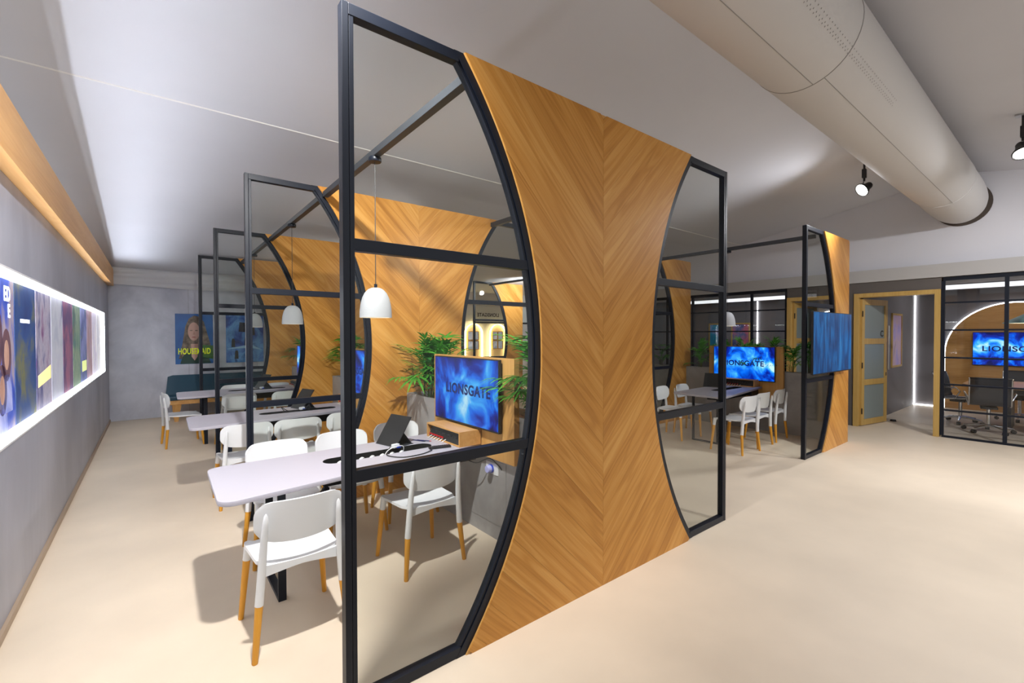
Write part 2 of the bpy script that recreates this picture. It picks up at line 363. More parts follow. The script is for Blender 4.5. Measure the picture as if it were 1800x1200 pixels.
def partition(label, sides, group):
    t = thing('curved_partition', label, 'partition', group=group)
    # outline of the panel core
    Lf = [(-warc(z) if -1 in sides else 0, z) for z in ZS]; Rg = [(warc(z) if 1 in sides else 0, z) for z in ZS]
    core = Lf+Rg[::-1]
    if 1 not in sides: core = Lf+[(0, PH), (0, 0)]
    MB().prism(core, -.008, .058, 'XZ').build('panel_core', M['oak'], t)
    p = .226; g = .0006
    for s in sides:
        k = -5
        while k*p < 3:
            po = strip_poly(k*p+g, (k+1)*p-g); k += 1
            if not po: continue
            pp = [(s*(u+g), z) for u, z in po]
            for y0, y1 in ((-.014, -.008), (.058, .064)):
                MB().prism(pp, y0, y1, 'XZ').build('veneer_strip', M['veneer'], t, uv=uv_strip(s))
        # frame: post, rails, curved member with bead, mullions
        xo = s*HALF
        def bx(a, b, y0, y1, z0, z1, nm, bev=.002, par=t):
            return MB().box(min(a, b), max(a, b), y0, y1, z0, z1).build(nm, M['black'], par, bevel=bev)
        po_ = bx(xo, xo-s*.028, 0, .05, 0, PH, 'post'); bx(xo-s*.030, xo-s*.05, .002, .048, .05, PH-.05, 'post_bead', .0015, po_)
        def arcseg(d0, d1, y0, y1, nm, par, z0=0., z1=PH):
            zz = [z0+(z1-z0)*i/48 for i in range(49)]
            pl = [(s*warc(z, d0), z) for z in zz]+[(s*warc(z, d1), z) for z in zz[::-1]]
            return MB().prism(pl, y0, y1, 'XZ').build(nm, M['black'], par)
        am = arcseg(0.0, .042, 0, .05, 'curved_frame', t); arcseg(.045, .058, .006, .044, 'curved_bead', am, .05, PH-.05)
        bx(s*warc(PH, .02), xo-s*.028, 0.001, .049, PH-.05, PH-.0005, 'top_rail'); bx(s*warc(0, .02), xo-s*.028, 0.001, .049, 0.0005, .05, 'bottom_rail')
        for zc in (1.005, 1.995):
            bx(s*warc(zc, .03), xo-s*.03, .003, .047, zc-.026, zc+.026, 'mullion')
        for z0, z1 in ((.045, .985), (1.025, 1.975), (2.015, 2.955)):
            zz = [z0+(z1-z0)*i/14 for i in range(15)]
            pl = [(s*warc(z, .05), z) for z in zz]+[(s*(HALF-.045), z1), (s*(HALF-.045), z0)]
            MB().prism(pl, .021, .029, 'XZ').build('glass_pane', M['glass'], t)
    return t
CX1, CX2 = 2.2505, 8.15
PY = [1.923, 4.468, 7.013, 9.558]; PY2 = [2.2157, 4.76, 7.30, 9.845]
G1 = 'full width curved partitions of the left booth row'; G2 = 'half width curved partitions of the right booth row'
p1 = partition('oak chevron partition with black framed curved glass, nearest and largest in the middle', (-1, 1), G1); p1.location = (CX1, PY[0], 0)
for y, l in zip(PY[1:], ['second oak chevron curved partition, behind the pendant nearest the camera', 'third oak chevron curved partition counting back from the nearest one', 'farthest oak chevron curved partition of the left row, before the portrait poster']):
    dup(p1, (CX1, y, 0), label=l)
p2 = partition('half width oak partition with curved glass that carries the big blue screen', (-1,), G2); p2.location = (CX2, PY2[0], 0)
for y, l in zip(PY2[1:], ['half width oak partition behind the booth by the meeting rooms', 'third half width oak partition of the right row, mostly hidden', 'far half width oak partition seen through glass before the lit arches']):
    dup(p2, (CX2, y, 0), label=l)

# black tie beams running between the partitions, one above each pendant
def beam(x, y0, y1, label, g):
    b_ = MB().box(x-.025, x+.025, y0, y1, 2.905, 2.955).build('tie_beam', M['dark'], bevel=.002); tag(b_, label, 'beam', g); return b_
GB = 'black tie beams between partitions'
nm = ['nearest', 'second', 'third']
for i in range(3):
    beam(1.285, PY[i]+.064, PY[i+1]-.014, nm[i]+' black steel tie beam of the left booth row, carrying a pendant lamp', GB)
    beam(3.22, PY[i]+.064, PY[i+1]-.014, nm[i]+' black steel tie beam on the aisle side of the left booth row', GB)
beam(7.02, PY2[0]+.064, PY2[1]-.014, 'black steel tie beam over the white chairs of the right booth', GB)
beam(7.02, PY2[2]+.064, PY2[3]-.014, 'black steel tie beam far back in the right row, seen through glass', GB)

# pendant lamps
def pendant(label):
    t = thing('pendant_lamp', label, 'lamp', group='concrete dome pendants over the tables')
    MB().lathe([(0, 2.905), (.045, 2.905), (.047, 2.90), (.047, 2.878), (.043, 2.873), (0, 2.873)], 24).build('canopy', M['black'], t, smooth=40)
    MB().tube([(0, 0, 2.873), (0, 0, 1.97)], .003, 6).build('cord', M['cord'], t)
    MB().lathe([(0, 1.985), (.012, 1.983), (.012, 1.962), (.008, 1.955)], 12).build('cord_grip', M['black'], t, smooth=40)
    out = [(.004, 1.958), (.03, 1.955), (.055, 1.943), (.078, 1.918), (.096, 1.88), (.107, 1.835), (.113, 1.785), (.1145, 1.738)]
    sh = MB().lathe(out+[(.108, 1.738)]+[(max(.002, r-.007), z-.004) for r, z in out[::-1][1:]], 36).build('lamp_shade', M['shade'], t, smooth=45)
    MB().lathe([(.0, 1.762), (.10, 1.762), (.10, 1.757), (0, 1.757)], 24).build('diffuser', M['bulb'], sh)
    return t
pa = pendant('grey concrete dome pendant lamp nearest the camera, seen through the front glass'); pa.location = (1.285, 3.24, 0)
dup(pa, (1.285, 5.78, 0), label='grey concrete dome pendant lamp in the second booth, left of the black post')
dup(pa, (1.285, 8.32, 0), label='grey concrete dome pendant lamp in the third booth, half hidden by frames')
dup(pa, (7.02, 3.47, 0), label='grey concrete dome pendant lamp in the right booth behind the black post')

# ------------------------------------------------------------------ spine planters, screens
def planter(x0, y0, y1, label, g, h=1.0, wid=.31):
    t = thing('planter_wall', label, 'planter', (x0, y0, 0), group=g); n = y1-y0
    m = MB(); m.box(0, .02, 0, n, 0, h); m.box(wid-.02, wid, 0, n, 0, h); m.box(.02, wid-.02, 0, .02, 0, h); m.box(.02, wid-.02, n-.02, n, 0, h); m.box(.02, wid-.02, .02, n-.02, 0, h-.25)
    m.build('trough', M['conc'], t)
    def soil(u, v): return (.02+(wid-.04)*u, .02+(n-.04)*v, h-.05+.018*math.sin(v*40+u*7)*math.sin(u*9+v*23))
    MB().grid(soil, 6, 40).build('bark_mulch', M['soil'], t, smooth=60)
    # access hatch: a shallow panel proud of the front, with a fine joint around it
    MB().box(-.004, 0, n*.30, n*.52, .12, .62).build('access_hatch', M['conc'], t, bevel=.001)
    return t
GP = 'grey planter walls between booths'
lab = ['nearest grey planter wall behind the table with the wooden equipment box', 'grey planter wall of the second booth behind the black post', 'grey planter wall of the third booth back']
for i in range(3): planter(2.10, PY[i]+.07, PY[i+1]-.016, lab[i], GP)
planter(8.0, PY2[0]+.07, PY2[1]-.016, 'grey planter wall of the right booth, full of palms', GP, wid=.15+.0)
planter(8.0, PY2[1]+.07, PY2[2]-.016, 'grey planter wall beyond the right booth, glimpsed past the curved frame', GP, wid=.15)

def tv(name_, wid, hei, loc, rz, label, seed, text=None, strength=1.0, streak=False, tsize=.13, twidth=None, tz=0.0, tx=0.0):
    t = thing(name_, label, 'screen', loc, rz, None)
    MB().box(-wid/2, wid/2, .0, .028, -hei/2, hei/2).build('casing', M['black2'], t, bevel=.003)
    MB().box(-wid*.3, wid*.3, .028, .045, -hei*.3, hei*.3).build('wall_mount', M['black2'], t)
    sc = MB().box(-wid/2+.008, wid/2-.008, -.002, .002, -hei/2+.014, hei/2-.008).build('display', screen('cloud_display_%d' % seed, seed, strength, streak=streak), t)
    if text:
        text_mesh('display_lettering', text, tsize, M['navy'], sc, Matrix.Translation((tx, -.004, tz)) @ Matrix.Rotation(PI/2, 4, 'X'), .0008, width=twidth, bold=.0035)
    return t
tv('wall_screen', .965, .553, (2.004, 3.18, 1.146), -PI/2, 'flat screen with blue clouds and LIONSGATE lettering on the nearest table', 3, 'LIONSGATE', .85, tsize=.115, twidth=.66, tz=.01, tx=.05)
tv('wall_screen', .965, .553, (2.004, 5.68, 1.146), -PI/2, 'blue cloud screen half hidden by the nearest black post', 5, 'LIONSGATE', 1.0, tsize=.115, twidth=.66, tz=.01, tx=.05)
tv('wall_screen', .965, .553, (2.004, 8.22, 1.146), -PI/2, 'blue cloud screen of the third booth, a sliver beside the curved frame', 8, 'LIONSGATE', 1.0, tsize=.115, twidth=.66, tz=.01)
tv('wall_screen', 1.02, .573, (7.885, 3.63, 1.115), -PI/2, 'blue cloud screen with LIONSGATE lettering in the right booth below palms', 12, 'LIONSGATE', 1.1, tsize=.12, twidth=.68, tz=.0)
tv('presentation_screen', 1.46, .80, (7.155, 2.10, 1.497), 0, 'large tilted blue screen mounted on the half width oak partition', 21, None, .9, True)
br = MB(); br.box(7.3, 7.9, 2.145, 2.20, 1.2, 1.26); br.box(7.3, 7.9, 2.145, 2.20, 1.7, 1.76); br.box(7.55, 7.65, 2.145, 2.20, 1.2, 1.76)
tag(br.build('screen_bracket', M['black2']), 'black steel bracket holding the large screen to the oak partition', 'bracket')

def backboard(x, y0, y1, z0, z1, label):
    t = thing('screen_backboard', label, 'panel', (x, y0, 0), group='oak boards behind the screens'); n = y1-y0; k = 2
    for i in range(k): MB().box(0, .048, n*i/k+.0007, n*(i+1)/k-.0007, z0, z1).build('board', M['oak_z'], t, bevel=.0012)
    return t
backboard(2.05, 2.57, 3.76, .65, 1.432, 'oak backboard behind the nearest blue screen')
backboard(2.05, 5.10, 6.29, .65, 1.432, 'oak backboard behind the screen of the second booth')
backboard(2.05, 7.64, 8.83, .65, 1.432, 'oak backboard behind the screen of the third booth')
backboard(7.93, 3.01, 4.25, .55, 1.405, 'oak backboard behind the blue screen of the right booth')

# ------------------------------------------------------------------ tables
def rounded(poly, rads, n=7):
    out = []; k = len(poly)
    for i in range(k):
        p0, p, p3 = Vector(poly[i-1]), Vector(poly[i]), Vector(poly[(i+1) % k]); r = rads[i]
        if r <= 0: out.append(tuple(p)); continue
        a = (p0-p).normalized(); b = (p3-p).normalized(); ang = a.angle(b); d = r/math.tan(ang/2)
        c_ = p+(a+b).normalized()*(r/math.sin(ang/2)); s0 = p+a*d; e0 = p+b*d
        a0 = math.atan2(s0.y-c_.y, s0.x-c_.x); a1 = math.atan2(e0.y-c_.y, e0.x-c_.x); da = (a1-a0+PI) % (2*PI)-PI
        out += [(c_.x+r*math.cos(a0+da*j/n), c_.y+r*math.sin(a0+da*j/n)) for j in range(n+1)]
    return out
SLOT_Y, SLOT_X0, SLOT_X1, SLOT_R = 3.225, .90, 1.72, .075
def slab_with_slot(name, poly, hole, z0, z1, mat, parent):
    cu = bpy.data.curves.new(name, 'CURVE'); cu.dimensions = '2D'; cu.fill_mode = 'BOTH'; cu.extrude = (z1-z0)/2-.002; cu.bevel_depth = .002; cu.bevel_resolution = 1
    for pts in (poly, hole):
        sp = cu.splines.new('POLY'); sp.points.add(len(pts)-1); sp.use_cyclic_u = True
        for q, (x, y) in zip(sp.points, pts): q.co = (x, y, 0, 1)
    t = bpy.data.objects.new(name, cu); COL.objects.link(t)
    me = bpy.data.meshes.new_from_object(t.evaluated_get(bpy.context.evaluated_depsgraph_get())); bpy.data.objects.remove(t)
    me.transform(Matrix.Translation((0, 0, (z0+z1)/2))); me.materials.clear(); me.materials.append(mat); me.name = name
    o = bpy.data.objects.new(name, me); COL.objects.link(o); o.parent = parent; return o
def table(label, g='tapered grey meeting tables'):
    t = thing('meeting_table', label, 'table', group=g)
    poly = rounded([(.255, 2.755), (2.046, 3.00), (2.046, 3.60), (.265, 3.545)], [.075, 0, 0, .075])
    hole = [(SLOT_X1-SLOT_R+SLOT_R*math.cos(a), SLOT_Y+SLOT_R*math.sin(a)) for a in [-PI/2+PI*i/12 for i in range(13)]] + \
           [(SLOT_X0+SLOT_R+SLOT_R*math.cos(a), SLOT_Y+SLOT_R*math.sin(a)) for a in [PI/2+PI*i/12 for i in range(13)]]
    slab_with_slot('table_top', poly, hole, .712, .74, M['table'], t)
    def stad(R): return [(SLOT_X1-SLOT_R+R*math.cos(a), SLOT_Y+R*math.sin(a)) for a in [-PI/2+PI*i/12 for i in range(13)]]+[(SLOT_X0+SLOT_R+R*math.cos(a), SLOT_Y+R*math.sin(a)) for a in [PI/2+PI*i/12 for i in range(13)]]
    o_, i_ = stad(SLOT_R-.0005), stad(SLOT_R-.005); n = len(o_); ln = MB()
    ln.add([(x, y, z) for q in ((o_, .700), (o_, .7408), (i_, .7408), (i_, .700)) for z in (q[1],) for x, y in q[0]], [(k*n+j, k*n+(j+1) % n, ((k+1) % 4)*n+(j+1) % n, ((k+1) % 4)*n+j) for k in range(4) for j in range(n)])
    ln.build('slot_liner', M['darkfill'], t)
    tr = MB(); X0, X1, Y0, Y1 = SLOT_X0-.02, SLOT_X1+.02, SLOT_Y-.1, SLOT_Y+.1
    tr.box(X0, X1, Y0, Y1, .60, .615); tr.box(X0, X0+.01, Y0, Y1, .615, .711); tr.box(X1-.01, X1, Y0, Y1, .615, .711); tr.box(X0, X1, Y0, Y0+.01, .615, .711); tr.box(X0, X1, Y1-.01, Y1, .615, .711)
    tr.build('cable_tray', M['darkfill'], t)
    MB().box(1.80, 2.045, 3.06, 3.5, .60, .711).build('wall_bracket', M['black2'], t, bevel=.004)
    lg = MB(); lg.box(.575, .62, 3.00, 3.02, 0, .711); lg.box(.575, .62, 3.38, 3.40, 0, .711); lg.box(.575, .62, 3.02, 3.38, 0, .02); lg.box(.575, .62, 3.02, 3.38, .691, .711)
    lg.build('loop_leg', M['black'], t, bevel=.002)
    return t
ta = table('pale grey tapered meeting table nearest the camera')
dup(ta, (0, 2.40, 0), label='pale grey tapered meeting table in the second booth')
dup(ta, (0, 5.05, 0), label='pale grey tapered meeting table in the third booth')
dup(ta, (5.88, .33, 0), label='grey tapered meeting table in the right booth near the meeting rooms')
# upholstered bench against the back wall
t = thing('upholstered_bench', 'dark teal upholstered bench with oak base at the far wall under the posters', 'bench', (0, 0, 0))
def bback(u, v):
    x = .17+2.05*u; z = .42+.37*v-.03*(max(0, abs(u-.5)-.46)/.04)**2*v
    return (x+.06*v*(1-2*u), 10.86+.20*v, z)
MB().grid(bback, 30, 10, -.09).build('back_cushion', M['teal'], t, smooth=60)
MB().box(.17, 2.22, 10.42, 10.90, .40, .475).build('seat_cushion', M['teal'], t, bevel=.02)
MB().box(.21, 2.18, 10.45, 10.98, .32, .40).build('base_rail', M['oak_y'], t, bevel=.003)
for x in (.26, 1.98):
    for y in (10.50, 10.9): MB().add([(x, y-.03, .32), (x+.14, y-.03, .32), (x+.14, y+.03, .32), (x, y+.03, .32), (x+.03, y-.025, 0), (x+.09, y-.025, 0), (x+.09, y+.025, 0), (x+.03, y+.025, 0)],
        [(0, 1, 2, 3), (7, 6, 5, 4), (0, 4, 5, 1), (1, 5, 6, 2), (2, 6, 7, 3), (3, 7, 4, 0)]).build('leg', M['oak_z'], t)

# ------------------------------------------------------------------ chairs
def make_chair(label):
    t = thing('dining_chair', label, 'chair', group='white chairs with beech legs')
    def seat(u, v):
        a, b = u*2-1, v*2-1                                  # a across, b back to front
        kx = math.sqrt(max(0, 1-.30*b*b*(abs(a) > 0)*.5)); ky = math.sqrt(max(0, 1-.15*a*a))
        hw = .208+.012*b
        x = a*hw*(1-.10*max(0, abs(b)-.7)/.3*abs(a)); y = .012+b*.205*(1-.10*max(0, abs(a)-.6)/.4)
        z = .452-.016*(1-a*a)*(1-.5*b*b)-.014*max(0, b)**3+.006*max(0, -b)**2
        return (x, y, z)
    MB().grid(seat, 18, 18, .016).build('seat', M['white'], t, smooth=70)
    def apron(u, v):
        a = u*2-1; y = -.193+.02*a*a; z = .452-v*(.03+.028*abs(a)**1.6)
        return (a*.178, y-.004, z)
    MB().grid(apron, 14, 4, .014).build('rear_apron', M['white'], t, smooth=60)
    def back(u, v):
        a, b = u*2-1, v*2-1
        hh = .098*(1-abs(a)**9*.38); x = a*.222*(1-.05*abs(b)**4); zc = .678
        z = zc+b*hh-(.022*(1-a*a) if b < 0 else 0)*abs(b)
        y = -.232+.052*a*a-.10*(z-.6)
        return (x, y, z)
    MB().grid(back, 22, 12, .013).build('backrest', M['white'], t, smooth=70)
    for s in (-1, 1):
        p_ = [(s*.203, -.206, .27), (s*.196, -.208, .36), (s*.189, -.212, .46), (s*.182, -.222, .58), (s*.177, -.235, .67), (s*.175, -.239, .715), (s*.174, -.240, .728)]
        MB().tube(p_, [.0205, .020, .0195, .0175, .0145, .010, .003], 12).build('back_post', M['white'], t, smooth=50)
        MB().tube([(s*.2275, -.228, 0), (s*.2272, -.2278, .004), (s*.203, -.206, .272)], [.0125, .014, .0195], 12).build('leg', M['leg'], t, smooth=50)
        MB().tube([(s*.2275, .222, 0), (s*.2272, .2218, .004), (s*.200, .190, .352)], [.0125, .014, .0195], 12).build('leg', M['leg'], t, smooth=50)
        MB().tube([(s*.2005, .1905, .345), (s*.195, .184, .40), (s*.190, .178, .442)], [.0205, .0215, .024], 12).build('leg_socket', M['white'], t, smooth=50)
    return t
CH = [
 (.600, 2.735, 0, 'white chair with beech legs in the left foreground by the nearest table'),
 (1.500, 2.975, .03, 'white chair with beech legs pushed under the nearest table, behind the front glass'),
 (.755, 3.735, PI, 'white chair across the nearest table, leftmost of its far side'),
 (1.270, 3.790, PI, 'white chair across the nearest table, middle of its far side'),
 (1.800, 3.880, PI-.05, 'white chair across the nearest table, behind the tablet stand'),
 (.690, 5.130, .02, 'white chair on the near side of the second table, leftmost of three'),
 (1.150, 5.110, -.05, 'white chair on the near side of the second table, middle of three'),
 (1.660, 5.200, 0, 'white chair near side of the second table, rightmost, beside the black post'),
 (.950, 7.760, .1, 'white chair on the near side of the third table, left one of two'),
 (1.580, 7.620, 0, 'white chair on the near side of the third table, right one beside the curved frame'),
 (1.080, 8.640, PI, 'white chair across the third table, left one of two'),
 (1.690, 8.560, PI, 'white chair across the third table, right one of two'),
 (.330, 8.290, -PI/2+.1, 'white chair seen side on at the head of the third table'),
 (6.340, 3.020, -.06, 'white chair on the aisle side of the right booth table, nearest and leftmost'),
 (6.860, 3.060, -.02, 'white chair on the aisle side of the right booth table, middle of three'),
 (7.460, 3.080, .05, 'white chair on the aisle side of the right booth table, rightmost below the oak board'),
 (6.430, 4.020, PI+.15, 'white chair across the right booth table, left one of two'),
 (6.950, 3.990, PI+.1, 'white chair across the right booth table, right one of two'),
]
c0 = None
for x, y, r, l in CH:
    if c0 is None: c0 = make_chair(l); c0.location = (x, y, 0); c0.rotation_euler = (0, 0, r)
    else: dup(c0, (x, y, 0), r, l)

# ------------------------------------------------------------------ things on the nearest table
Z = .74
t = thing('equipment_box', 'oak box holding a black mixer with red knobs on the nearest table', 'box', (1.84, 2.985, Z), 0)
b_ = MB(); W_, D_, H_ = .2, .53, .118
b_.box(0, W_, 0, D_, H_-.012, H_); b_.box(0, W_, 0, D_, 0, .012); b_.box(0, W_, 0, .012, .012, H_-.012); b_.box(0, W_, D_-.012, D_, .012, H_-.012); b_.box(W_-.01, W_, .012, D_-.012, .012, H_-.012)
b_.build('casing', M['oak_y'], t, bevel=.001)
mx = MB().prism([(.008, .013), (.17, .013), (.17, .104), (.035, .104)], .03, D_-.03, 'XZ').build('mixer', M['black2'], t)
for i in range(11):
    for k, (zx, zz) in enumerate(((.012, .030), (.022, .062))):
        if k == 0 and i > 5: continue
        y = .47-i*.04
        mt = Matrix.Rotation(-1.05, 4, 'Y')
        MB().lathe([(0, .016), (.006, .016), (.008, 0)], 10, (zx-.004, y, zz), mt).build('knob', M['red'] if k == 0 else M['dark'], mx, smooth=40)
for i in range(6):
    y = .45-i*.045; MB().tube([(.025, y, .025), (-.004, y, .018), (-.02, y+.004, .006), (-.028, y+.006, .004)], .0035, 6).build('plug_lead', M['wcord'], mx)
for i, (oy, l) in enumerate(((2.40, 'oak equipment box at the end of the second table'), (5.05, 'oak equipment box at the end of the third table'))):
    dup(t, (1.84, 2.985+oy, Z), label=l)
dup(t, (7.72, 3.37, Z), label='oak equipment box with mixer below the right booth screen')

def tablet(label, x, y, rz):
    t = thing('tablet_stand', label, 'tablet', (x, y, Z), rz)
    MB().prism([(-.09, 0), (-.085, 0), (-.005, .105), (.07, .215), (.064, .218), (-.012, .112)], -.125, .125, 'XZ').build('tablet', M['black2'], t, bevel=.001)
    MB().prism([(-.005, .105), (.0, .100), (.075, .0), (.083, .0)], -.115, .115, 'XZ').build('folding_prop', M['dark'], t)
    MB().box(-.09, .085, -.125, .125, 0, .005).build('foot_plate', M['dark'], t)
    MB().box(-.125, -.07, -.15, -.115, .006, .034).build('charger_plug', M['white'], t, bevel=.003)
    MB().box(-.10, -.07, -.165, -.15, .006, .020).build('plug_tip', M['blue'], t, bevel=.002)
    return t
tb = tablet('black tablet on a folding stand with white charger on the nearest table', 1.51, 3.43, .25)
dup(tb, (1.40, 5.80, Z), .3, 'black tablet on a folding stand on the second table')
dup(tb, (1.42, 8.42, Z), .3, 'black tablet on a folding stand on the third table')
dup(tb, (7.30, 3.86, Z), .3, 'black tablet stand on the right booth table beside the post')
t = thing('remote_control', 'black remote control with small buttons lying by the cable slot', 'remote', (1.72, 3.075, Z), -.22)
MB().box(-.085, .085, -.022, .022, 0, .018).build('body', M['black2'], t, bevel=.004)
for i in range(9):
    for j in range(3):
        MB().box(-.07+i*.016, -.061+i*.016, -.015+j*.011, -.008+j*.011, .018, .0195).build('button', M['red'] if (i == 8 and j == 2) else M['steel'], t)
for k, (px, py, rr, l) in enumerate(((1.70, 3.385, -1.15, 'dark blue pen beside the equipment box, nearer the tablet'), (1.735, 3.36, -1.0, 'dark blue pen with orange end beside the equipment box'))):
    t = thing('pen', l, 'pen', (px, py, Z+.004), rr); MB().tube([(-.065, 0, 0), (.05, 0, 0)], .004, 8).build('barrel', plain('dark_blue_pen_%d' % k, (.01, .015, .09), .4), t)
    MB().tube([(.05, 0, 0), (.066, 0, 0)], [.004, .002], 8).build('tip', M['red'] if k else M['dark'], t)
def wire(name_, pts, r, mat, label, cat='cable'):
    P = [Vector(p) for p in pts]; out = []
    for i in range(len(P)-1):
        p0, p1_, p2_, p3 = P[max(i-1, 0)], P[i], P[i+1], P[min(i+2, len(P)-1)]
        for j in range(6):
            s = j/6; out.append(.5*((2*p1_)+(-p0+p2_)*s+(2*p0-5*p1_+4*p2_-p3)*s*s+(-p0+3*p1_-3*p2_+p3)*s**3))
    out.append(P[-1])
    return tag(MB().tube(out, r, 8).build(name_, mat, smooth=60), label, cat)
wire('charging_cable', [(1.40, 3.27, .755), (1.36, 3.20, .752), (1.31, 3.10, .746), (1.38, 2.99, .745), (1.52, 2.985, .745), (1.62, 3.03, .747), (1.64, 3.06, .75)], .004, M['cord'], 'black cable looping over the nearest table from tablet to remote')
wire('white_lead', [(1.30, 3.16, .70), (1.33, 3.15, .765), (1.40, 3.14, .79), (1.46, 3.16, .775), (1.47, 3.20, .70)], .003, M['wcord'], 'white cable arching out of the slot in the nearest table')
for i in range(7):
    x = .99+i*.075
    wire('power_lead', [(x-.04, 3.19, .66), (x-.02, 3.155, .725), (x+.015, 3.165, .738), (x+.04, 3.20, .68)], .009, M['wcord'], 'white plug lead heaped in the slot of the nearest table', 'cable')['group'] = 'white leads in the table slot'
wire('mixer_cable', [(1.95, 3.1, .62), (1.99, 2.98, .60), (2.06, 2.90, .64), (2.085, 2.82, .60), (2.093, 2.78, .57)], .004, M['cord'], 'black cable hanging under the nearest table by the socket')
t = thing('wall_socket', 'white socket plate with pale blue plug on the nearest planter wall', 'socket', (2.10, 2.905, .555), 0)
MB().box(-.010, -.001, -.08, .08, -.045, .045).build('plate', M['white'], t, bevel=.002)
MB().lathe([(0, .05), (.026, .05), (.030, .044), (.030, 0)], 20, (-.010, 0, 0), Matrix.Rotation(-PI/2, 4, 'Y')).build('plug', plain('pale_lilac_plug', (.45, .47, .85), .4), t, smooth=40)
MB().lathe([(.031, .02), (.0335, .02), (.0335, .006), (.031, .006)], 20, (-.010, 0, 0), Matrix.Rotation(-PI/2, 4, 'Y')).build('plug_ring', M['blue'], t, smooth=40)
wire('slot_cable', [(1.16, 5.62, .745), (1.12, 5.60, .80), (1.2, 5.58, .75), (1.34, 5.58, .75), (1.42, 5.62, .80), (1.44, 5.66, .75)], .004, M['cord'], 'black cable looping on the second table')

# ------------------------------------------------------------------ plants
def leaflet(m, p, d, l, wd, droop, upv=Vector((0, 0, 1))):
    d = d.normalized(); sd = d.cross(upv); sd = sd.normalized() if sd.length > 1e-4 else Vector((1, 0, 0)); n = sd.cross(d)
    pts = []
    for i, (k, ww) in enumerate(((0, .25), (.3, 1), (.65, .8), (1, .04))):
        q = p+d*l*k-Vector((0, 0, 1))*droop*l*k*k; pts.append((q-sd*wd*ww*.5+n*wd*ww*.12, q, q+sd*wd*ww*.5+n*wd*ww*.12))
    vs_ = [v for t_ in pts for v in t_]; fs = []
    for i in range(3): a = i*3; fs += [(a, a+1, a+4, a+3), (a+1, a+2, a+5, a+4)]
    m.add(vs_, fs)
def frond_mesh(kind, seed):
    rnd = random.Random(seed); m = MB()
    if kind == 'palm':
        L_ = .34; P = []
        for i in range(9):
            s = i/8; P.append(Vector((.02+L_*.62*s+.10*s*s, 0, L_*(.95*s-.45*s*s))))
        m.tube(P, [.0035]*4+[.002]*5, 5)
        for i in range(3, 9):
            for sd in (-1, 1):
                T = (P[min(i+1, 8)]-P[i-1]).normalized()
                leaflet(m, P[i], T*1.0+Vector((0, sd*(.95-.07*i), .10)), .17-.006*abs(i-5)+rnd.uniform(-.02, .02), .027, .40+rnd.uniform(-.1, .15))
        leaflet(m, P[8], P[8]-P[7], .15, .02, .5)
    elif kind == 'fan':
        P = [Vector((.015+.16*s, 0, .26*s-.03*s*s)) for s in [i/5 for i in range(6)]]; m.tube(P, .003, 5)
        for i in range(8):
            a = -1.25+2.5*i/7; leaflet(m, P[-1], Vector((math.cos(a), math.sin(a), .12+rnd.uniform(-.1, .25))), .20+rnd.uniform(-.03, .03), .026, .38+rnd.uniform(-.1, .2))
    else:
        P = [Vector((.01+.12*s, 0, .20*s)) for s in [i/4 for i in range(5)]]; m.tube(P, .003, 5)
        for i in range(6):
            a = i*2.4; leaflet(m, P[min(4, 1+i//2+1)], Vector((math.cos(a)*.8+.4, math.sin(a), .45)), .12+rnd.uniform(-.02, .03), .045, .35)
    return m
FR = {}
for k in ('palm', 'fan', 'broad'):
    FR[k] = []
    for sd in range(3):
        o = frond_mesh(k, sd+11).build('frond', M['leaf2'] if k == 'broad' else M['leaf'], smooth=60); FR[k].append(o.data); bpy.data.objects.remove(o)
def plant(label, loc, kind='palm', n=11, height=.28, scale=1.0, seed=1, g='palms in the planter walls', rz=0, lean=0):
    rnd = random.Random(seed); t = thing('potted_palm' if kind != 'broad' else 'leafy_plant', label, 'plant', loc, rz, g)
    st = MB()
    for i in range(4):
        a = i*1.57+rnd.random(); st.tube([(.02*math.cos(a), .02*math.sin(a), -.04), (.03*math.cos(a), .03*math.sin(a), height*(.6+.4*rnd.random()))], [.007, .005], 6)
    st.build('stems', M['stem'], t, smooth=50)
    for i in range(n):
        k = kind if rnd.random() < .75 else 'fan'
        f = bpy.data.objects.new('frond', rnd.choice(FR[k])); COL.objects.link(f); f.parent = t
        z = height*(.25+.8*(i/n)) if kind != 'broad' else height*(i/n)
        f.location = (rnd.uniform(-.02, .02), rnd.uniform(-.02, .02), z); s = scale*rnd.uniform(.75, 1.1); f.scale = (s, s, s)
        a = i*2.399+rnd.uniform(-.3, .3)
        if loc[0] > 5: lo = max([q+.09 for q in PY2 if q < loc[1]]); hi = min([q-.03 for q in PY2 if q > loc[1]], default=99)
        else: lo = max([q+.09 for q in PY if q < loc[1]]); hi = min([q-.03 for q in PY if q > loc[1]])
        rch = .33*s
        if loc[1]+math.sin(a)*rch > hi or loc[1]+math.sin(a)*rch < lo: a = -a
        if loc[1]+math.sin(a)*rch > hi or loc[1]+math.sin(a)*rch < lo:
            mx_ = (hi-loc[1]) if math.sin(a) > 0 else (loc[1]-lo); q = math.asin(max(0, min(1, mx_/rch)))*(1 if math.sin(a) > 0 else -1)
            a = q if math.cos(a) > 0 else PI-q
        f.rotation_euler = (0, rnd.uniform(-.95, -.25) if i > n*.45 else rnd.uniform(-.5, .3), a)
    return t
plant('feathery palm left of the nearest screen, tallest of its clump', (2.25, 3.93, .96), 'palm', 26, .34, .95, 3)
plant('palm at the left end of the nearest planter against the oak panel', (2.20, 4.20, .96), 'palm', 24, .30, .9, 4)
plant('dark broad leaved plant below the palms left of the nearest screen', (2.20, 4.06, .96), 'broad', 26, .26, 1.1, 5)
plant('bright arching palm right of the nearest screen', (2.20, 2.47, .96), 'palm', 30, .36, .95, 6)
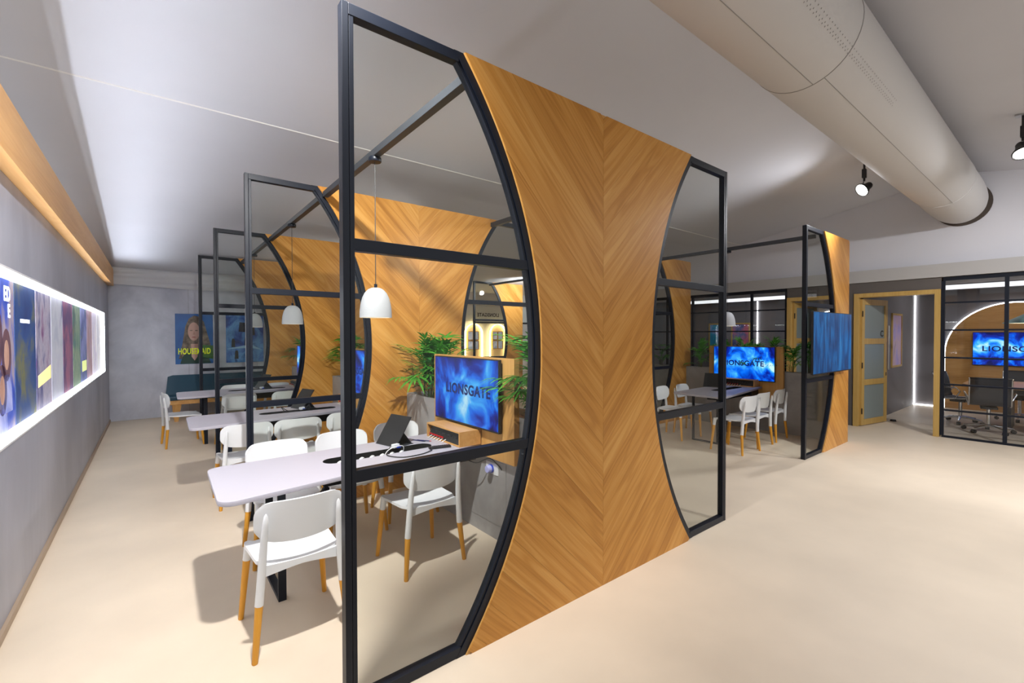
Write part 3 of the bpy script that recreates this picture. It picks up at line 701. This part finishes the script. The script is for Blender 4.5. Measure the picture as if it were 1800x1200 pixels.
plant('dark palm right of the nearest screen, close behind the curved frame', (2.26, 2.25, .96), 'fan', 26, .45, .9, 7)
plant('upright palm right of the nearest screen, at the edge of the oak backboard', (2.17, 2.36, .96), 'palm', 30, .26, .9, 9)
plant('short fan palm at the near end of the nearest planter', (2.2, 2.15, .96), 'fan', 22, .30, .8, 10)
plant('low leafy plant right of the nearest screen beside the oak backboard', (2.20, 2.40, .96), 'broad', 20, .22, 1.0, 8)
for i, (y, k) in enumerate(((6.42, 'palm'), (6.72, 'fan'), (4.72, 'palm'), (4.98, 'fan'))):
    plant(['palm left of the screen in the second booth', 'fan palm at the far end of the second planter', 'palm in the second planter behind the second oak partition', 'fan palm right of the second booth screen'][i], (2.23, y, .96), k, 20, .30, .95, 20+i)
for i, (y, k) in enumerate(((8.98, 'palm'), (9.28, 'fan'), (7.35, 'palm'))):
    plant(['palm left of the third booth screen', 'fan palm at the far end of the third planter', 'palm right of the third booth screen'][i], (2.23, y, .96), k, 11, .26, .95, 30+i)
nm = ['first', 'second', 'third', 'fourth', 'fifth', 'sixth', 'seventh', 'eighth', 'ninth']
for i in range(9):
    y = 2.42+i*.26
    plant('%s palm from the big blue screen in the right booth planter' % nm[i], (8.075, y, .95), ('palm', 'fan', 'palm')[i % 3], 15, .22+.05*(i % 2), .85, 40+i)
for i in range(6):
    plant('%s palm beyond the right booth, counting away from its oak partition' % nm[i], (8.075, 5.0+i*.34, .95), ('fan', 'palm')[i % 2], 9, .2, .8, 60+i)
t = thing('twig', 'dry brown twigs leaning from the nearest planter beside the palms', 'twigs', (2.16, 4.28, .95))
for i in range(5): MB().tube([(0, -.02*i, 0), (-.03, .05+.01*i, .12+.04*i), (-.05, .13-.01*i, .24+.05*i)], [.004, .003, .001], 5).build('stalk', M['dry'], t)

# ------------------------------------------------------------------ lightbox with posters in the left wall
xr = XL_W-.035
t = thing('lightbox', 'long recessed lightbox of film posters glowing in the left wall', 'lightbox', (0, 0, 0))
MB().box(xr-.02, xr, LB0, LB1, LZ0, LZ1).build('diffuser_panel', M['led_soft'], t)
fr_ = MB(); e_ = .012
fr_.box(xr, XL_W+.004, LB0, LB1, LZ0, LZ0+e_); fr_.box(xr, XL_W+.004, LB0, LB1, LZ1-e_, LZ1); fr_.box(xr, XL_W+.004, LB0, LB0+e_, LZ0+e_, LZ1-e_); fr_.box(xr, XL_W+.004, LB1-e_, LB1, LZ0+e_, LZ1-e_)
fr_.build('aluminium_surround', M['white'], t)
MB().box(xr+.006, xr+.028, LB0+.02, LB1-.02, LZ1-.020, LZ1-.0125).build('led_strip', M['led'], t)
MB().box(xr+.006, xr+.028, LB0+.02, LB1-.02, LZ0+.0125, LZ0+.020).build('led_strip', M['led'], t)
MB().box(xr+.006, xr+.028, LB1-.022, LB1-.0125, LZ0+.03, LZ1-.03).build('led_strip', M['led'], t)
# upward LED line along the outer edge of the box; the oak fascia above cuts its beam on the ceiling
ld = bpy.data.lights.new('led_line', 'AREA'); ld.shape = 'RECTANGLE'; ld.size = 8.2; ld.size_y = .012; ld.energy = 18; ld.color = (.86, .90, 1.0); ld.spread = math.radians(60)
lo = bpy.data.objects.new('led_line', ld); COL.objects.link(lo); lo.parent = t
lo.location = (XL_W+.012, 6.3, LZ1+.004)
# aims up and a little out into the room
zax = -Vector((.42, 0, 1)).normalized(); xax = Vector((0, 1, 0)); yax = zax.cross(xax)
lo.rotation_euler = Matrix((xax, yax, zax)).transposed().to_euler()
PC = [
 (((.02, .05, .35), (.05, .12, .70), (.55, .45, .5), (.03, .05, .4)), 'backlit poster with blue top and warm faces, nearest the camera'),
 (((.02, .05, .22), (.03, .09, .30), (.22, .22, .08), (.05, .07, .18)), 'backlit dark blue poster with yellow green glow, second in view'),
 (((.25, .08, .25), (.55, .5, .62), (.10, .10, .30), (.40, .12, .16)), 'backlit mauve poster with a yellow title band'),
 (((.55, .58, .72), (.72, .74, .85), (.62, .62, .78), (.15, .18, .35)), 'backlit pale lilac poster between two darker ones'),
 (((.35, .05, .14), (.12, .08, .22), (.45, .15, .25), (.08, .08, .25)), 'backlit crimson and plum poster'),
 (((.05, .22, .18), (.35, .45, .30), (.08, .20, .20), (.30, .18, .06)), 'backlit teal green poster'),
 (((.10, .10, .40), (.35, .38, .75), (.06, .10, .32), (.45, .5, .15)), 'backlit violet blue poster with yellow green foot'),
 (((.35, .10, .15), (.6, .45, .6), (.5, .3, .3), (.3, .12, .12)), 'backlit rose poster, eighth from the camera'),
 (((.7, .62, .75), (.8, .75, .82), (.6, .55, .7), (.75, .7, .7)), 'backlit washed out pink poster, ninth from the camera'),
 (((.7, .7, .75), (.6, .6, .7), (.8, .78, .8), (.7, .66, .7)), 'backlit washed out pale poster, farthest in the lightbox'),
]
ys = [1.043*q for q in (2.74, 3.37, 4.01, 4.64, 5.26, 5.88, 6.53, 7.16, 7.79, 8.42, 9.05, 9.68)]
for i in range(10):
    y0, y1 = ys[i+1]-.0, ys[i+2]-.022
    cols, l = PC[i]; cols = [tuple(c*(.55 if i < 8 else .8) for c in q) for q in cols]
    t2 = thing('film_poster', l, 'poster', (xr+.002, (y0+y1)/2, 1.495), group='posters in the lightbox'); hw = (y1-y0)/2
    MB().box(0, .004, -hw, hw, -.45, .45).build('print', art('backlit_print_%d' % i, cols, i+1.5, .5, 3.2), t2)
    def ell(cy, cz, ry, rz_, n=18): return [(cy+ry*math.cos(2*PI*k/n), cz+rz_*math.sin(2*PI*k/n)) for k in range(n)]
    if i < 1:
        sk = art('backlit_skin_%d' % i, ((.30, .16, .12), (.46, .28, .22)), i+4, .45, 9); hr = art('backlit_dark_%d' % i, ((.05, .03, .06), (.15, .07, .08)), i+2, .4, 6)
        for (cy, cz, q) in (((-.10, .10, 1.15), (.13, .00, .9), (.02, -.2, .85)) if i == 0 else (((.06, -.05, .6), (-.1, .03, .62)) if i == 1 else ((0, .12, .8),))):
            MB().prism(ell(cy, cz+.0, .125*q, .175*q), .004, .0045, 'YZ').build('printed_hair', hr, t2)
            MB().prism([(cy-.14*q, cz-.38*q), (cy+.14*q, cz-.38*q), (cy+.12*q, cz-.2*q), (cy+.05*q, cz-.13*q), (cy-.05*q, cz-.13*q), (cy-.12*q, cz-.2*q)], .004, .0045, 'YZ').build('printed_shoulders', hr if i else art('backlit_blue_%d' % int(cz*100), ((.03, .08, .4), (.5, .5, .7)), 3, .5, 5), t2)
            MB().prism(ell(cy, cz, .064*q, .10*q), .0045, .005, 'YZ').build('printed_face', sk, t2)
    if i == 0:
        for body, cz, sz in (('ED', .36, .12), ('E', .26, .11)):
            text_mesh('printed_title', body, sz, M['led_soft'], t2, Matrix.Translation((.0055, .16 if body == 'ED' else .2, cz)) @ Matrix(((0, 0, 1, 0), (1, 0, 0, 0), (0, 1, 0, 0), (0, 0, 0, 1))), .0003, bold=.004)
    if i == 1: MB().box(.004, .005, -.16, .12, .20, .225).build('printed_strap', M['led_soft'], t2)
    if i == 2: MB().prism([(-.26, -.28), (.28, -.24), (.28, -.13), (-.26, -.19)], .004, .005, 'YZ').build('title_band', emit('yellow_band', (.85, .65, .05), .8), t2)
    if i == 6: MB().box(.004, .005, -.2, .25, -.33, -.2).build('title_band', emit('lime_band', (.6, .7, .1), .8), t2)

# posters on the back wall
t = thing('wall_poster', 'blue poster of a long haired portrait with yellow green HOUSEMAID lettering', 'poster', (.655, Y_B-.008, 1.535))
hw, hh = .315, .505
MB().box(-hw, hw, -.004, .007, -hh, hh).build('print', art('portrait_ground', ((.004, .05, .20), (.005, .09, .30), (.003, .03, .13)), 3.3, .08, 1.5), t)
def pr_(poly, nm_, mat, d=.0045): MB().prism(poly, -d, -.003, 'XZ').build(nm_, mat, t)
pr_([(-.26, -.40), (-.20, -.1), (-.15, .25), (-.09, .41), (0, .475), (.09, .45), (.16, .35), (.22, .1), (.27, -.10), (.26, -.40)], 'printed_hair', M['hair'])
pr_([(-.24, -.5), (-.2, -.36), (-.08, -.2), (.08, -.2), (.22, -.33), (.28, -.5)], 'printed_shoulders', plain('printed_dark_green', (.01, .05, .035), .5), .0048)
pr_([(-.05, -.36), (-.06, -.1), (.06, -.1), (.05, -.36), (.0, -.44)], 'printed_neck', M['skin'], .005)
pr_([(-.085+.085+.098*math.cos(a)-.01, .15+.185*math.sin(a)) for a in [2*PI*k/24 for k in range(24)]], 'printed_face', M['skin'], .0053)
for sx in (-1, 1): pr_([(-.01+sx*.045+.026*math.cos(a), .17+.010*math.sin(a)) for a in [2*PI*k/12 for k in range(12)]], 'printed_eye', M['hair'], .0056)
pr_([(-.01+.034*math.cos(a), .035+.012*math.sin(a)) for a in [2*PI*k/12 for k in range(12)]], 'printed_mouth', plain('printed_lip', (.35, .12, .11), .5), .0056)
pr_([(-.03, .085), (.012, .085), (-.006, .16)], 'printed_nose', plain('printed_nose_tone', (.42, .25, .2), .5), .0056)
pr_([(.10, -.12), (.315, -.14), (.315, -.42), (.1, -.36)], 'printed_green_patch', plain('printed_green', (.04, .14, .02), .5), .005)
RX = Matrix.Rotation(PI/2, 4, 'X')
text_mesh('printed_title', 'HOUSEMAID', .165, M['yellowprint'], t, Matrix.Translation((0, -.0058, -.255)) @ RX, .0004, width=.54, bold=.004)
t = thing('wall_poster', 'blue poster of rooms and small figures beside the portrait poster', 'poster', (1.55, Y_B-.008, 1.535))
MB().box(-.35, .35, -.004, .007, -.505, .505).build('print', art('blue_scene_print', ((.002, .01, .07), (.01, .05, .25), (.10, .25, .5), (.004, .02, .1)), 8.1, .1, 3.5), t)
for k, (px, pz) in enumerate(((-.22, -.05), (.02, -.02), (-.16, -.3), (.15, .2))):
    MB().prism([(px-.035, pz-.13), (px+.035, pz-.13), (px+.03, pz), (px+.02, pz+.05), (px-.02, pz+.05), (px-.03, pz)], -.005, -.003, 'XZ').build('printed_figure', M['blackprint'], t)
MB().prism([(-.12, .15), (.12, .13), (.14, .33), (-.1, .35)], -.005, -.003, 'XZ').build('printed_block', plain('printed_night', (.006, .01, .03), .5), t)
MB().prism([(-.35, -.22), (.1, -.12), (.33, -.25), (.1, -.2)], -.005, -.003, 'XZ').build('printed_ray', plain('printed_pale_blue', (.3, .5, .7), .5), t)

# ------------------------------------------------------------------ duct and spotlights
DY, DZ, DR = 1.225, 3.63, .338
t = thing('air_duct', 'fat white fabric air duct running under the tent ridge', 'duct')
xs_ = [-1.5+i*.25 for i in range(39)]+[8.2, 8.45, 8.8, 9.1, 9.35, 9.55, 9.72, 9.8]
rs_ = [DR]*39+[DR*.985, DR*.985, DR*1.0, DR, DR*.985, DR*.95, DR*.88, DR*.8]
MB().tube([(x, DY, DZ-(.0 if x < 8.2 else .035*((x-8.2)/1.6)**2)) for x in xs_], rs_, 56, False).build('sleeve', M['duct'], t, smooth=60)
for x in (3.52, 8.2):
    MB().lathe([(DR-.004, -.006), (DR+.003, -.003), (DR+.003, .003), (DR-.004, .006)], 56, (x, DY, DZ), Matrix.Rotation(PI/2, 4, 'Y')).build('ring_seam', M['duct_seam'] if x < 5 else M['duct'], t, smooth=40)
for x0_, x1_, an in ((-1.5, 3.52, -1.75), (3.52, 8.2, -1.95)):
    MB().tube([(x0_, DY+DR*math.cos(an), DZ+DR*math.sin(an)), (x1_, DY+DR*math.cos(an), DZ+DR*math.sin(an))], .0025, 5).build('long_seam', M['duct_seam'], t)
pf = MB()
for row, an in enumerate((-2.55, -2.47, -2.43)):
    for i in range(90):
        x = 1.3+i*.045+(row % 2)*.02; c_ = Vector((x, DY+(DR+.0015)*math.cos(an), DZ+(DR+.0015)*math.sin(an)))
        if x > 4.6: continue
        e1 = Vector((1, 0, 0)); e2 = Vector((0, -math.sin(an), math.cos(an)))
        pf.add([c_+(e1*math.cos(k*PI/3)+e2*math.sin(k*PI/3))*.005 for k in range(6)], [(0, 1, 2, 3, 4, 5)])
tag(pf.build('perforations', M['duct_seam'], t), kind='stuff')
MB().lathe([(DR*.80, -.02), (DR*.97, -.02), (DR*.97, .0), (DR*.80, .0)], 40, (9.795, DY-.02, DZ-.03), Matrix.Rotation(PI/2, 4, 'Y')).build('end_collar', plain('dark_duct_opening', (.06, .045, .035), .8), t)

def ceil_z(y): return RID[1]-(RID[1]-FOLD[1])*(y-RID[0])/(FOLD[0]-RID[0]) if y > RID[0] else RID[1]-(RID[1]-3.56)*(RID[0]-y)/(RID[0]+1.6)
SL = ['hooded spotlight hanging left of the white duct', 'bright spotlight hanging right of the white duct by the upper edge', 'spotlight on the tent ridge above the nearest booth', 'added unseen spotlight above the aisle behind the camera', 'added unseen spotlight brightening the gable and the floor by the doors', 'added hidden spotlight brightening the sign and niches at the far wall']
for (x, y, z, aim, wt, cone, bl), l in zip(SPOTS, SL):
    cz = ceil_z(y); t = thing('spotlight', l, 'spotlight', (x, y, z), group='ceiling spotlights')
    d = (Vector(aim)-Vector((x, y, z))).normalized(); q = d.to_track_quat('Z', 'X').to_matrix().to_4x4()
    MB().box(-.05, .05, -.06, .06, cz-z-.012, cz-z+.0).build('ceiling_plate', M['steel'], t)
    MB().tube([(0, 0, cz-z-.01), (0, 0, .10)], .013, 8).build('drop_rod', M['black2'], t, smooth=40)
    MB().box(-.03, .03, -.022, .022, .14, .26).build('ballast', M['black2'], t, bevel=.006)
    MB().tube([(0, 0, .11), (.03, .03, .06), (.02, .03, 0), (0, 0, -.01)], .010, 8).build('yoke', M['steel'], t, smooth=40)
    h = MB().lathe([(0, -.10), (.035, -.10), (.045, -.085), (.05, -.04), (.085, .02), (.092, .03), (.092, .045), (.086, .045), (.080, .03), (0, .028)], 28, (0, 0, 0), q).build('lamp_head', M['black2'], t, smooth=40)
    MB().lathe([(0, .040), (.078, .040), (.078, .034), (0, .034)], 28, (0, 0, 0), q).build('lens', M['lens'], h)
    sp = bpy.data.lights.new('spot_light', 'SPOT'); sp.energy = wt; sp.spot_size = math.radians(cone); sp.spot_blend = bl; sp.shadow_soft_size = .06; sp.color = (1, .98, .965) if x < 4 else (.965, .97, 1)
    so = bpy.data.objects.new('spot_light', sp); COL.objects.link(so); so.parent = t; so.location = d*.06
    so.rotation_euler = d.to_track_quat('-Z', 'Y').to_euler()

# added fill lamps, unseen behind the panels, washing the next oak partition
for i, l in enumerate(('added unseen fill lamp on the nearest aisle side tie beam', 'added unseen fill lamp on the second aisle side tie beam', 'added unseen fill lamp on the third aisle side tie beam')):
    t = thing('added_fill_lamp', l, 'lamp', (3.22, PY[i]+.50, 2.80), group='added fill lamps on the tie beams')
    d = (Vector((1.5, PY[i+1], 1.6))-Vector(t.location)).normalized(); q = d.to_track_quat('Z', 'X').to_matrix().to_4x4()
    MB().box(-.032, .032, -.03, .03, .098, .105).build('clamp', M['black2'], t); MB().tube([(0, 0, .10), (0, 0, .0)], .008, 8).build('stem', M['black2'], t)
    h = MB().lathe([(0, -.07), (.03, -.07), (.035, .03), (.03, .03), (.028, .02), (0, .02)], 20, (0, 0, 0), q).build('lamp_head', M['black2'], t, smooth=40)
    MB().lathe([(0, .028), (.027, .028), (.027, .024), (0, .024)], 20, (0, 0, 0), q).build('lens', M['lens'], h)
    sp = bpy.data.lights.new('added_fill_light', 'SPOT'); sp.energy = FILL_W*(1.6 if i == 0 else 1); sp.spot_size = math.radians(150); sp.spot_blend = .8; sp.shadow_soft_size = .08; sp.color = (1, .95, .88)
    so = bpy.data.objects.new('added_fill_light', sp); COL.objects.link(so); so.parent = t; so.location = d*.05; so.rotation_euler = d.to_track_quat('-Z', 'Y').to_euler()

# ------------------------------------------------------------------ rooms behind the right wall
XB = 13.65
MB_ = MB(); MB_.box(XB, XB+.1, -4, 11.3, 0, 2.6); MB_.box(9.8, XB, 2.44, 2.52, 0, 2.6); MB_.box(9.8, XB, 8.0, 8.1, 0, 2.6); MB_.box(9.8, XB, -4.1, -4.0, 0, 2.6)
rw = tag(MB_.build('wall_rooms', M['taupe2']), kind='structure')
tag(MB().box(9.8, XB+.1, -4.1, 11.3, 2.56, 2.64).build('ceiling_rooms', plain('grey_room_ceiling', (.22, .22, .23), .7)), kind='structure')
def grid_window(n, y0, y1, cols, sign=1):
    zr = [0, .427, .827, 1.244, 1.67, 2.092, 2.495]
    g = MB().box(9.655, 9.70, min(y0, y1), max(y0, y1), 2.435, 2.495).build('window_%d' % n, M['black']); tag(g, kind='structure')
    def bar(a, b, z0, z1): MB().box(9.655, 9.70, a, b, z0, z1).build('glazing_bar', M['black'], g)
    bar(min(y0, y1), max(y0, y1), 0, .03)
    yy = [y0+(y1-y0)*i/cols for i in range(cols+1)]
    for y in yy: bar(y-.022, y+.022, .03, 2.435)
    for i in range(cols):
        a, b = sorted((yy[i], yy[i+1])); a += .022; b -= .022
        for k, z in enumerate(zr[1:-1]): bar(a, b, z-.013, z+.013)
        for k in range(6):
            MB().box(9.674, 9.680, a, b, (zr[k]+.013) if k else .03, (zr[k+1]-.013) if k < 5 else 2.435).build('pane', M['glass_far'], g)
grid_window(1, 1.39, -1.30, 4)
grid_window(2, 3.625, 6.88, 5)
def doorway(n, y0, y1, leaf_angle, letter):
    f = MB(); f.box(9.62, 9.82, y0, y0+.07, 0, 2.31); f.box(9.62, 9.82, y1-.07, y1, 0, 2.31); f.box(9.62, 9.82, y0+.07, y1-.07, 2.24, 2.31)
    d = tag(f.build('door_%d' % n, M['bamboo'], bevel=.002), kind='structure')
    Wd, Hd = .87, 2.21; lf = bpy.data.objects.new('door_leaf', None); COL.objects.link(lf); lf.parent = d; lf.location = (9.70, y1-.085, .012); lf.rotation_euler = (0, 0, leaf_angle)
    # leaf runs along local +X, thickness in Y, modelled open into the room
    m = MB(); m.box(0, .085, -.022, .022, 0, Hd); m.box(Wd-.085, Wd, -.022, .022, 0, Hd)
    zs = [(0, .10), (.70, .80), (1.42, 1.52), (Hd-.10, Hd)]
    for a, b in zs: m.box(.085, Wd-.085, -.0215, .0215, a, b)
    lf2 = m.build('leaf_frame', M['bamboo'], lf, bevel=.001)
    for (a, b), (c_, e) in zip(zs, zs[1:]): MB().box(.085, Wd-.085, -.006, .006, b, c_).build('frosted_pane', M['frost'], lf)
    MB().tube([(Wd-.04, -.06, .95), (Wd-.04, -.06, 1.75)], .011, 10).build('pull_bar', M['steel'], lf, smooth=40)
    MB().box(Wd-.055, Wd-.03, -.026, -.022, .84, .90).build('lock', M['black2'], lf)
    for z in (.25, 1.05, 1.95): MB().tube([(0, -.028, z-.05), (0, -.028, z+.05)], .009, 8).build('hinge', M['black2'], lf)
    if letter: text_mesh('door_letter', letter, .15, M['blackprint'], lf, Matrix.Translation((Wd-.17, -.008, 1.60)) @ RX, .001, bold=.004)
    return d
doorway(1, 1.415, 2.53, -.19, 'C')
doorway(2, 2.62, 3.60, -.12, None)
tag(MB().lathe([(0, .03), (.04, .03), (.05, 0), (0, 0)], 12, (10.72, 2.20, 0)).build('door_stop', M['black2']), 'small black door stop on the floor by the open glazed door', 'door stop')

def arch_feature(yc, hw, zs_, label):
    """timber arch standing off the wall with a light strip behind its edge"""
    t = thing('arch_panel', label, 'panel', (XB, yc, 0), group='backlit oak arches in the meeting rooms')
    pl = [(-hw, .0)]+[(-hw*math.cos(a), zs_+hw*math.sin(a)) for a in [PI*i/28 for i in range(29)]]+[(hw, .0)]
    MB().prism(pl, -.06, -.035, 'YZ').build('oak_face', M['oak_y'], t)
    q = hw-.025; ins = [(-q, .0)]+[(-q*math.cos(a), zs_+q*math.sin(a)) for a in [PI*i/28 for i in range(29)]]+[(q, .0)]
    m = MB(); n = len(pl); o2 = [(y*(hw+.005)/hw, z+(.005 if z > zs_ else 0)) for y, z in pl]
    for i in range(n-1):
        pass
    m.tube([(-.030, y*(hw+.012)/hw, z+(.012 if z > zs_ else 0)) for y, z in pl], .010, 8)
    m.build('led_edge', M['led_room'], t)
    return t
arch_feature(.87, 1.04, 1.20, 'large backlit oak arch behind the meeting room screen')
arch_feature(3.93, 1.0, 1.20, 'backlit oak arch seen through the half open room beside the big screen')
tv('wall_screen', 1.23, .69, (XB-.12, .87, 1.30), -PI/2, 'blue LIONSGATE screen on the oak arch of the meeting room at right', 31, 'LIONSGATE', 1.3, tsize=.15, twidth=.95, tz=.0)
tv('wall_screen', 1.23, .69, (XB-.12, 3.93, 1.30), -PI/2, 'blue screen on the oak arch of the second meeting room, mostly hidden', 35, 'LIONSGATE', 1.2, tsize=.15, twidth=.95)
for m_, nm_, l in (((XB-.03, XB-.01, 2.42, 2.435, 0, 2.55), 'light_strip', 'vertical light strip in the corner of the meeting room'),
                   ((XB-.03, XB-.01, 5.86, 5.88, 0, 2.55), 'light_strip', 'vertical light strip on the back wall of the second room'),
                   ((XB-.03, XB-.01, 1.99, 2.40, .0, .02), 'light_strip', 'low light strip along the meeting room back wall')):
    tag(MB().box(*m_).build(nm_, M['led_room']), l, 'light strip')
for (y0, y1, n_) in ((-3.6, 2.2, 'a'), (2.8, 7.6, 'b')):
    tag(MB().box(12.2, 13.2, y0, y1, 2.545, 2.559).build('ceiling_light', emit('room_ceiling_glow_'+n_, (.98, .98, 1), 1.1)), 'glowing ceiling panel of the meeting room with the oval table' if n_ == 'a' else 'glowing ceiling panel of the second meeting room', 'ceiling light')
def framed(loc, rz, wd, ht, cols, seed, label):
    t = thing('framed_poster', label, 'poster', loc, rz, 'framed posters in the meeting rooms'); b = .04
    m = MB(); m.box(-wd/2, wd/2, -.025, 0, -ht/2, -ht/2+b); m.box(-wd/2, wd/2, -.025, 0, ht/2-b, ht/2); m.box(-wd/2, -wd/2+b, -.025, 0, -ht/2+b, ht/2-b); m.box(wd/2-b, wd/2, -.025, 0, -ht/2+b, ht/2-b)
    m.build('frame', M['bamboo'], t)
    MB().box(-wd/2+b, wd/2-b, -.012, -.004, -ht/2+b, ht/2-b).build('print', art('room_print_%d' % seed, cols, seed, .08, 3), t)
    return t
framed((12.05, 2.44, 1.48), 0, .78, 1.10, ((.05, .12, .45), (.35, .25, .5), (.45, .3, .35), (.08, .08, .25)), 51, 'framed poster of a violet city on the wall beyond the open door')
framed((XB, 6.35, 1.52), -PI/2, .55, .85, ((.03, .03, .06), (.5, .12, .16), (.08, .10, .25), (.02, .02, .05)), 52, 'framed red and black poster behind the booth palms')
framed((XB, 7.05, 1.52), -PI/2, .55, .85, ((.02, .12, .25), (.02, .25, .4), (.3, .3, .6), (.02, .05, .2)), 53, 'framed teal poster behind the right booth pendant')

# meeting room furniture
t = thing('oval_table', 'long oak meeting table in the room at right', 'table', (11.6, .60, 0))
MB().prism(rounded([(-.75, -2.2), (.75, -2.2), (.75, .75), (-.75, .75)], [.4]*4, 10), .71, .74, 'XY').build('table_top', M['oak_y'], t)
for y in (-1.6, .2): MB().box(-.3, .3, y-.03, y+.03, 0, .71).build('leg', M['black'], t)
def office_chair(label):
    t = thing('office_chair', label, 'chair', group='mesh office chairs')
    for k in range(5):
        a = k*2*PI/5+.3; ca, sa = math.cos(a), math.sin(a)
        lg = MB().tube([(0, 0, .115), (.15*ca, .15*sa, .10), (.30*ca, .30*sa, .075)], [.026, .018, .013], 8).build('star_leg', M['chrome'], t, smooth=50)
        MB().tube([(.30*ca-.025*sa, .30*sa+.025*ca, .03), (.30*ca+.025*sa, .30*sa-.025*ca, .03)], .03, 12).build('castor', M['black2'], lg, smooth=40)
    MB().tube([(0, 0, .10), (0, 0, .40)], .025, 10).build('gas_column', M['chrome'], t, smooth=40)
    MB().box(-.10, .10, -.12, .10, .385, .425).build('mechanism', M['black2'], t, bevel=.01)
    side = [(.23, .46), (.24, .485), (.10, .46), (-.12, .445), (-.205, .465), (-.235, .53), (-.245, .65), (-.275, .80), (-.31, .90)]
    def sheet(u, v):
        f = v*(len(side)-1); i = min(int(f), len(side)-2); s = f-i
        return ((u-.5)*.45, side[i][0]*(1-s)+side[i+1][0]*s, side[i][1]*(1-s)+side[i+1][1]*s)
    MB().grid(sheet, 8, 24, .008).build('mesh_sling', M['mesh'], t, smooth=50)
    for s in (-1, 1):
        sf = MB().tube([(s*.236, y, z) for y, z in side], .011, 8).build('side_frame', M['chrome'], t, smooth=50)
        MB().tube([(s*.245, -.235, .56), (s*.29, -.20, .655), (s*.29, .05, .655), (s*.27, .10, .60), (s*.24, .02, .46)], .011, 8).build('armrest', M['chrome'], t, smooth=50)
    MB().tube([(-.236, -.31, .90), (.236, -.31, .90)], .012, 8).build('head_bar', M['black2'], t, smooth=40)
    return t
oc = office_chair('charcoal mesh office chair seen from behind at the meeting table'); oc.location = (10.72, .98, 0); oc.rotation_euler = (0, 0, -PI/2+.15)
dup(oc, (11.45, 1.40, 0), PI-.25, 'charcoal mesh office chair seen side on at the table end')
dup(oc, (10.70, .10, 0), -PI/2, 'charcoal mesh office chair at the right edge behind the glazing')
dup(oc, (12.55, .75, 0), PI/2, 'charcoal mesh office chair on the far side of the meeting table below the screen')
t = thing('cone_pendant', 'pale teal cone pendant lamp above the meeting table', 'lamp', (11.7, .62, 0))
MB().lathe([(.01, 1.98), (.03, 1.96), (.30, 1.80), (.30, 1.79), (.02, 1.945)], 32).build('lamp_shade', plain('pale_teal_enamel', (.30, .55, .52), .5), t, smooth=40)
MB().tube([(0, 0, 1.97), (0, 0, 2.56)], .004, 6).build('cord', M['yellowprint'], t)
MB().lathe([(0, 1.80), (.26, 1.80), (.26, 1.795), (0, 1.795)], 24).build('diffuser', M['bulb'], t)

# ------------------------------------------------------------------ lit niches on the far wall
fw_ = tag(MB().box(6.7, 9.6, Y_B+.005, Y_B+.012, 0, 2.9).build('wall_niche', M['drape']), kind='structure')
def niche(x, label):
    t = thing('display_niche', label, 'display', (x, Y_B, 0), group='arched display niches on the far wall'); hw = .30
    pl = [(-hw, .25)]+[(-hw*math.cos(a), 1.63+hw*math.sin(a)) for a in [PI*i/20 for i in range(21)]]+[(hw, .25)]
    MB().prism(pl, -.012, .003, 'XZ').build('back_board', plain('cream_niche_board', (.75, .62, .45), .6), t)
    m = MB(); n = len(pl); o2 = [(a*1.10, b+(.03 if b > 1.6 else 0)) for a, b in pl]
    for i in range(n-1): m.add([(pl[i][0], -.10, pl[i][1]), (pl[i+1][0], -.10, pl[i+1][1]), (pl[i+1][0], -.012, pl[i+1][1]), (pl[i][0], -.012, pl[i][1])], [(0, 1, 2, 3)])
    m.build('warm_led_reveal', M['led_warm'], t)
    for (ox, oz) in ((-.10, 1.58), (.10, 1.58), (-.10, 1.30), (.10, 1.30)):
        f = MB(); b = .018; f.box(ox-.1, ox+.1, -.05, -.013, oz-.13, oz-.13+b); f.box(ox-.1, ox+.1, -.05, -.013, oz+.13-b, oz+.13); f.box(ox-.1, ox-.1+b, -.05, -.013, oz-.13+b, oz+.13-b); f.box(ox+.1-b, ox+.1, -.05, -.013, oz-.13+b, oz+.13-b)
        fo = f.build('display_frame', M['bamboo'], t)
        MB().box(ox-.082, ox+.082, -.03, -.02, oz-.112, oz+.112).build('display_print', art('niche_print_%d' % int((ox+oz)*100), ((.25, .3, .5), (.6, .65, .8), (.2, .25, .5)), ox*9+oz, .3, 7), fo)
    return t
niche(7.40, 'warm lit arched display niche on the far wall, left of two'); niche(8.29, 'warm lit arched display niche on the far wall, right of two')
t = thing('name_sign', 'mirrored black LIONSGATE lettering on a pale board above the lit niches', 'sign', (7.95, Y_B-.012, 2.20))
MB().box(-1.17, 1.58, -.006, .01, -.2, .26).build('board', plain('pale_blue_grey_board', (.68, .74, .78), .6), t)
text_mesh('lettering', 'LIONSGATE', .15, M['blackprint'], t, Matrix.Translation((.0, -.009, 0)) @ RX, .001, mirror=True, width=.80, bold=.004)
MB().box(-.5, 1.58, -.02, -.006, -.25, -.205).build('lower_rail', M['black'], t)
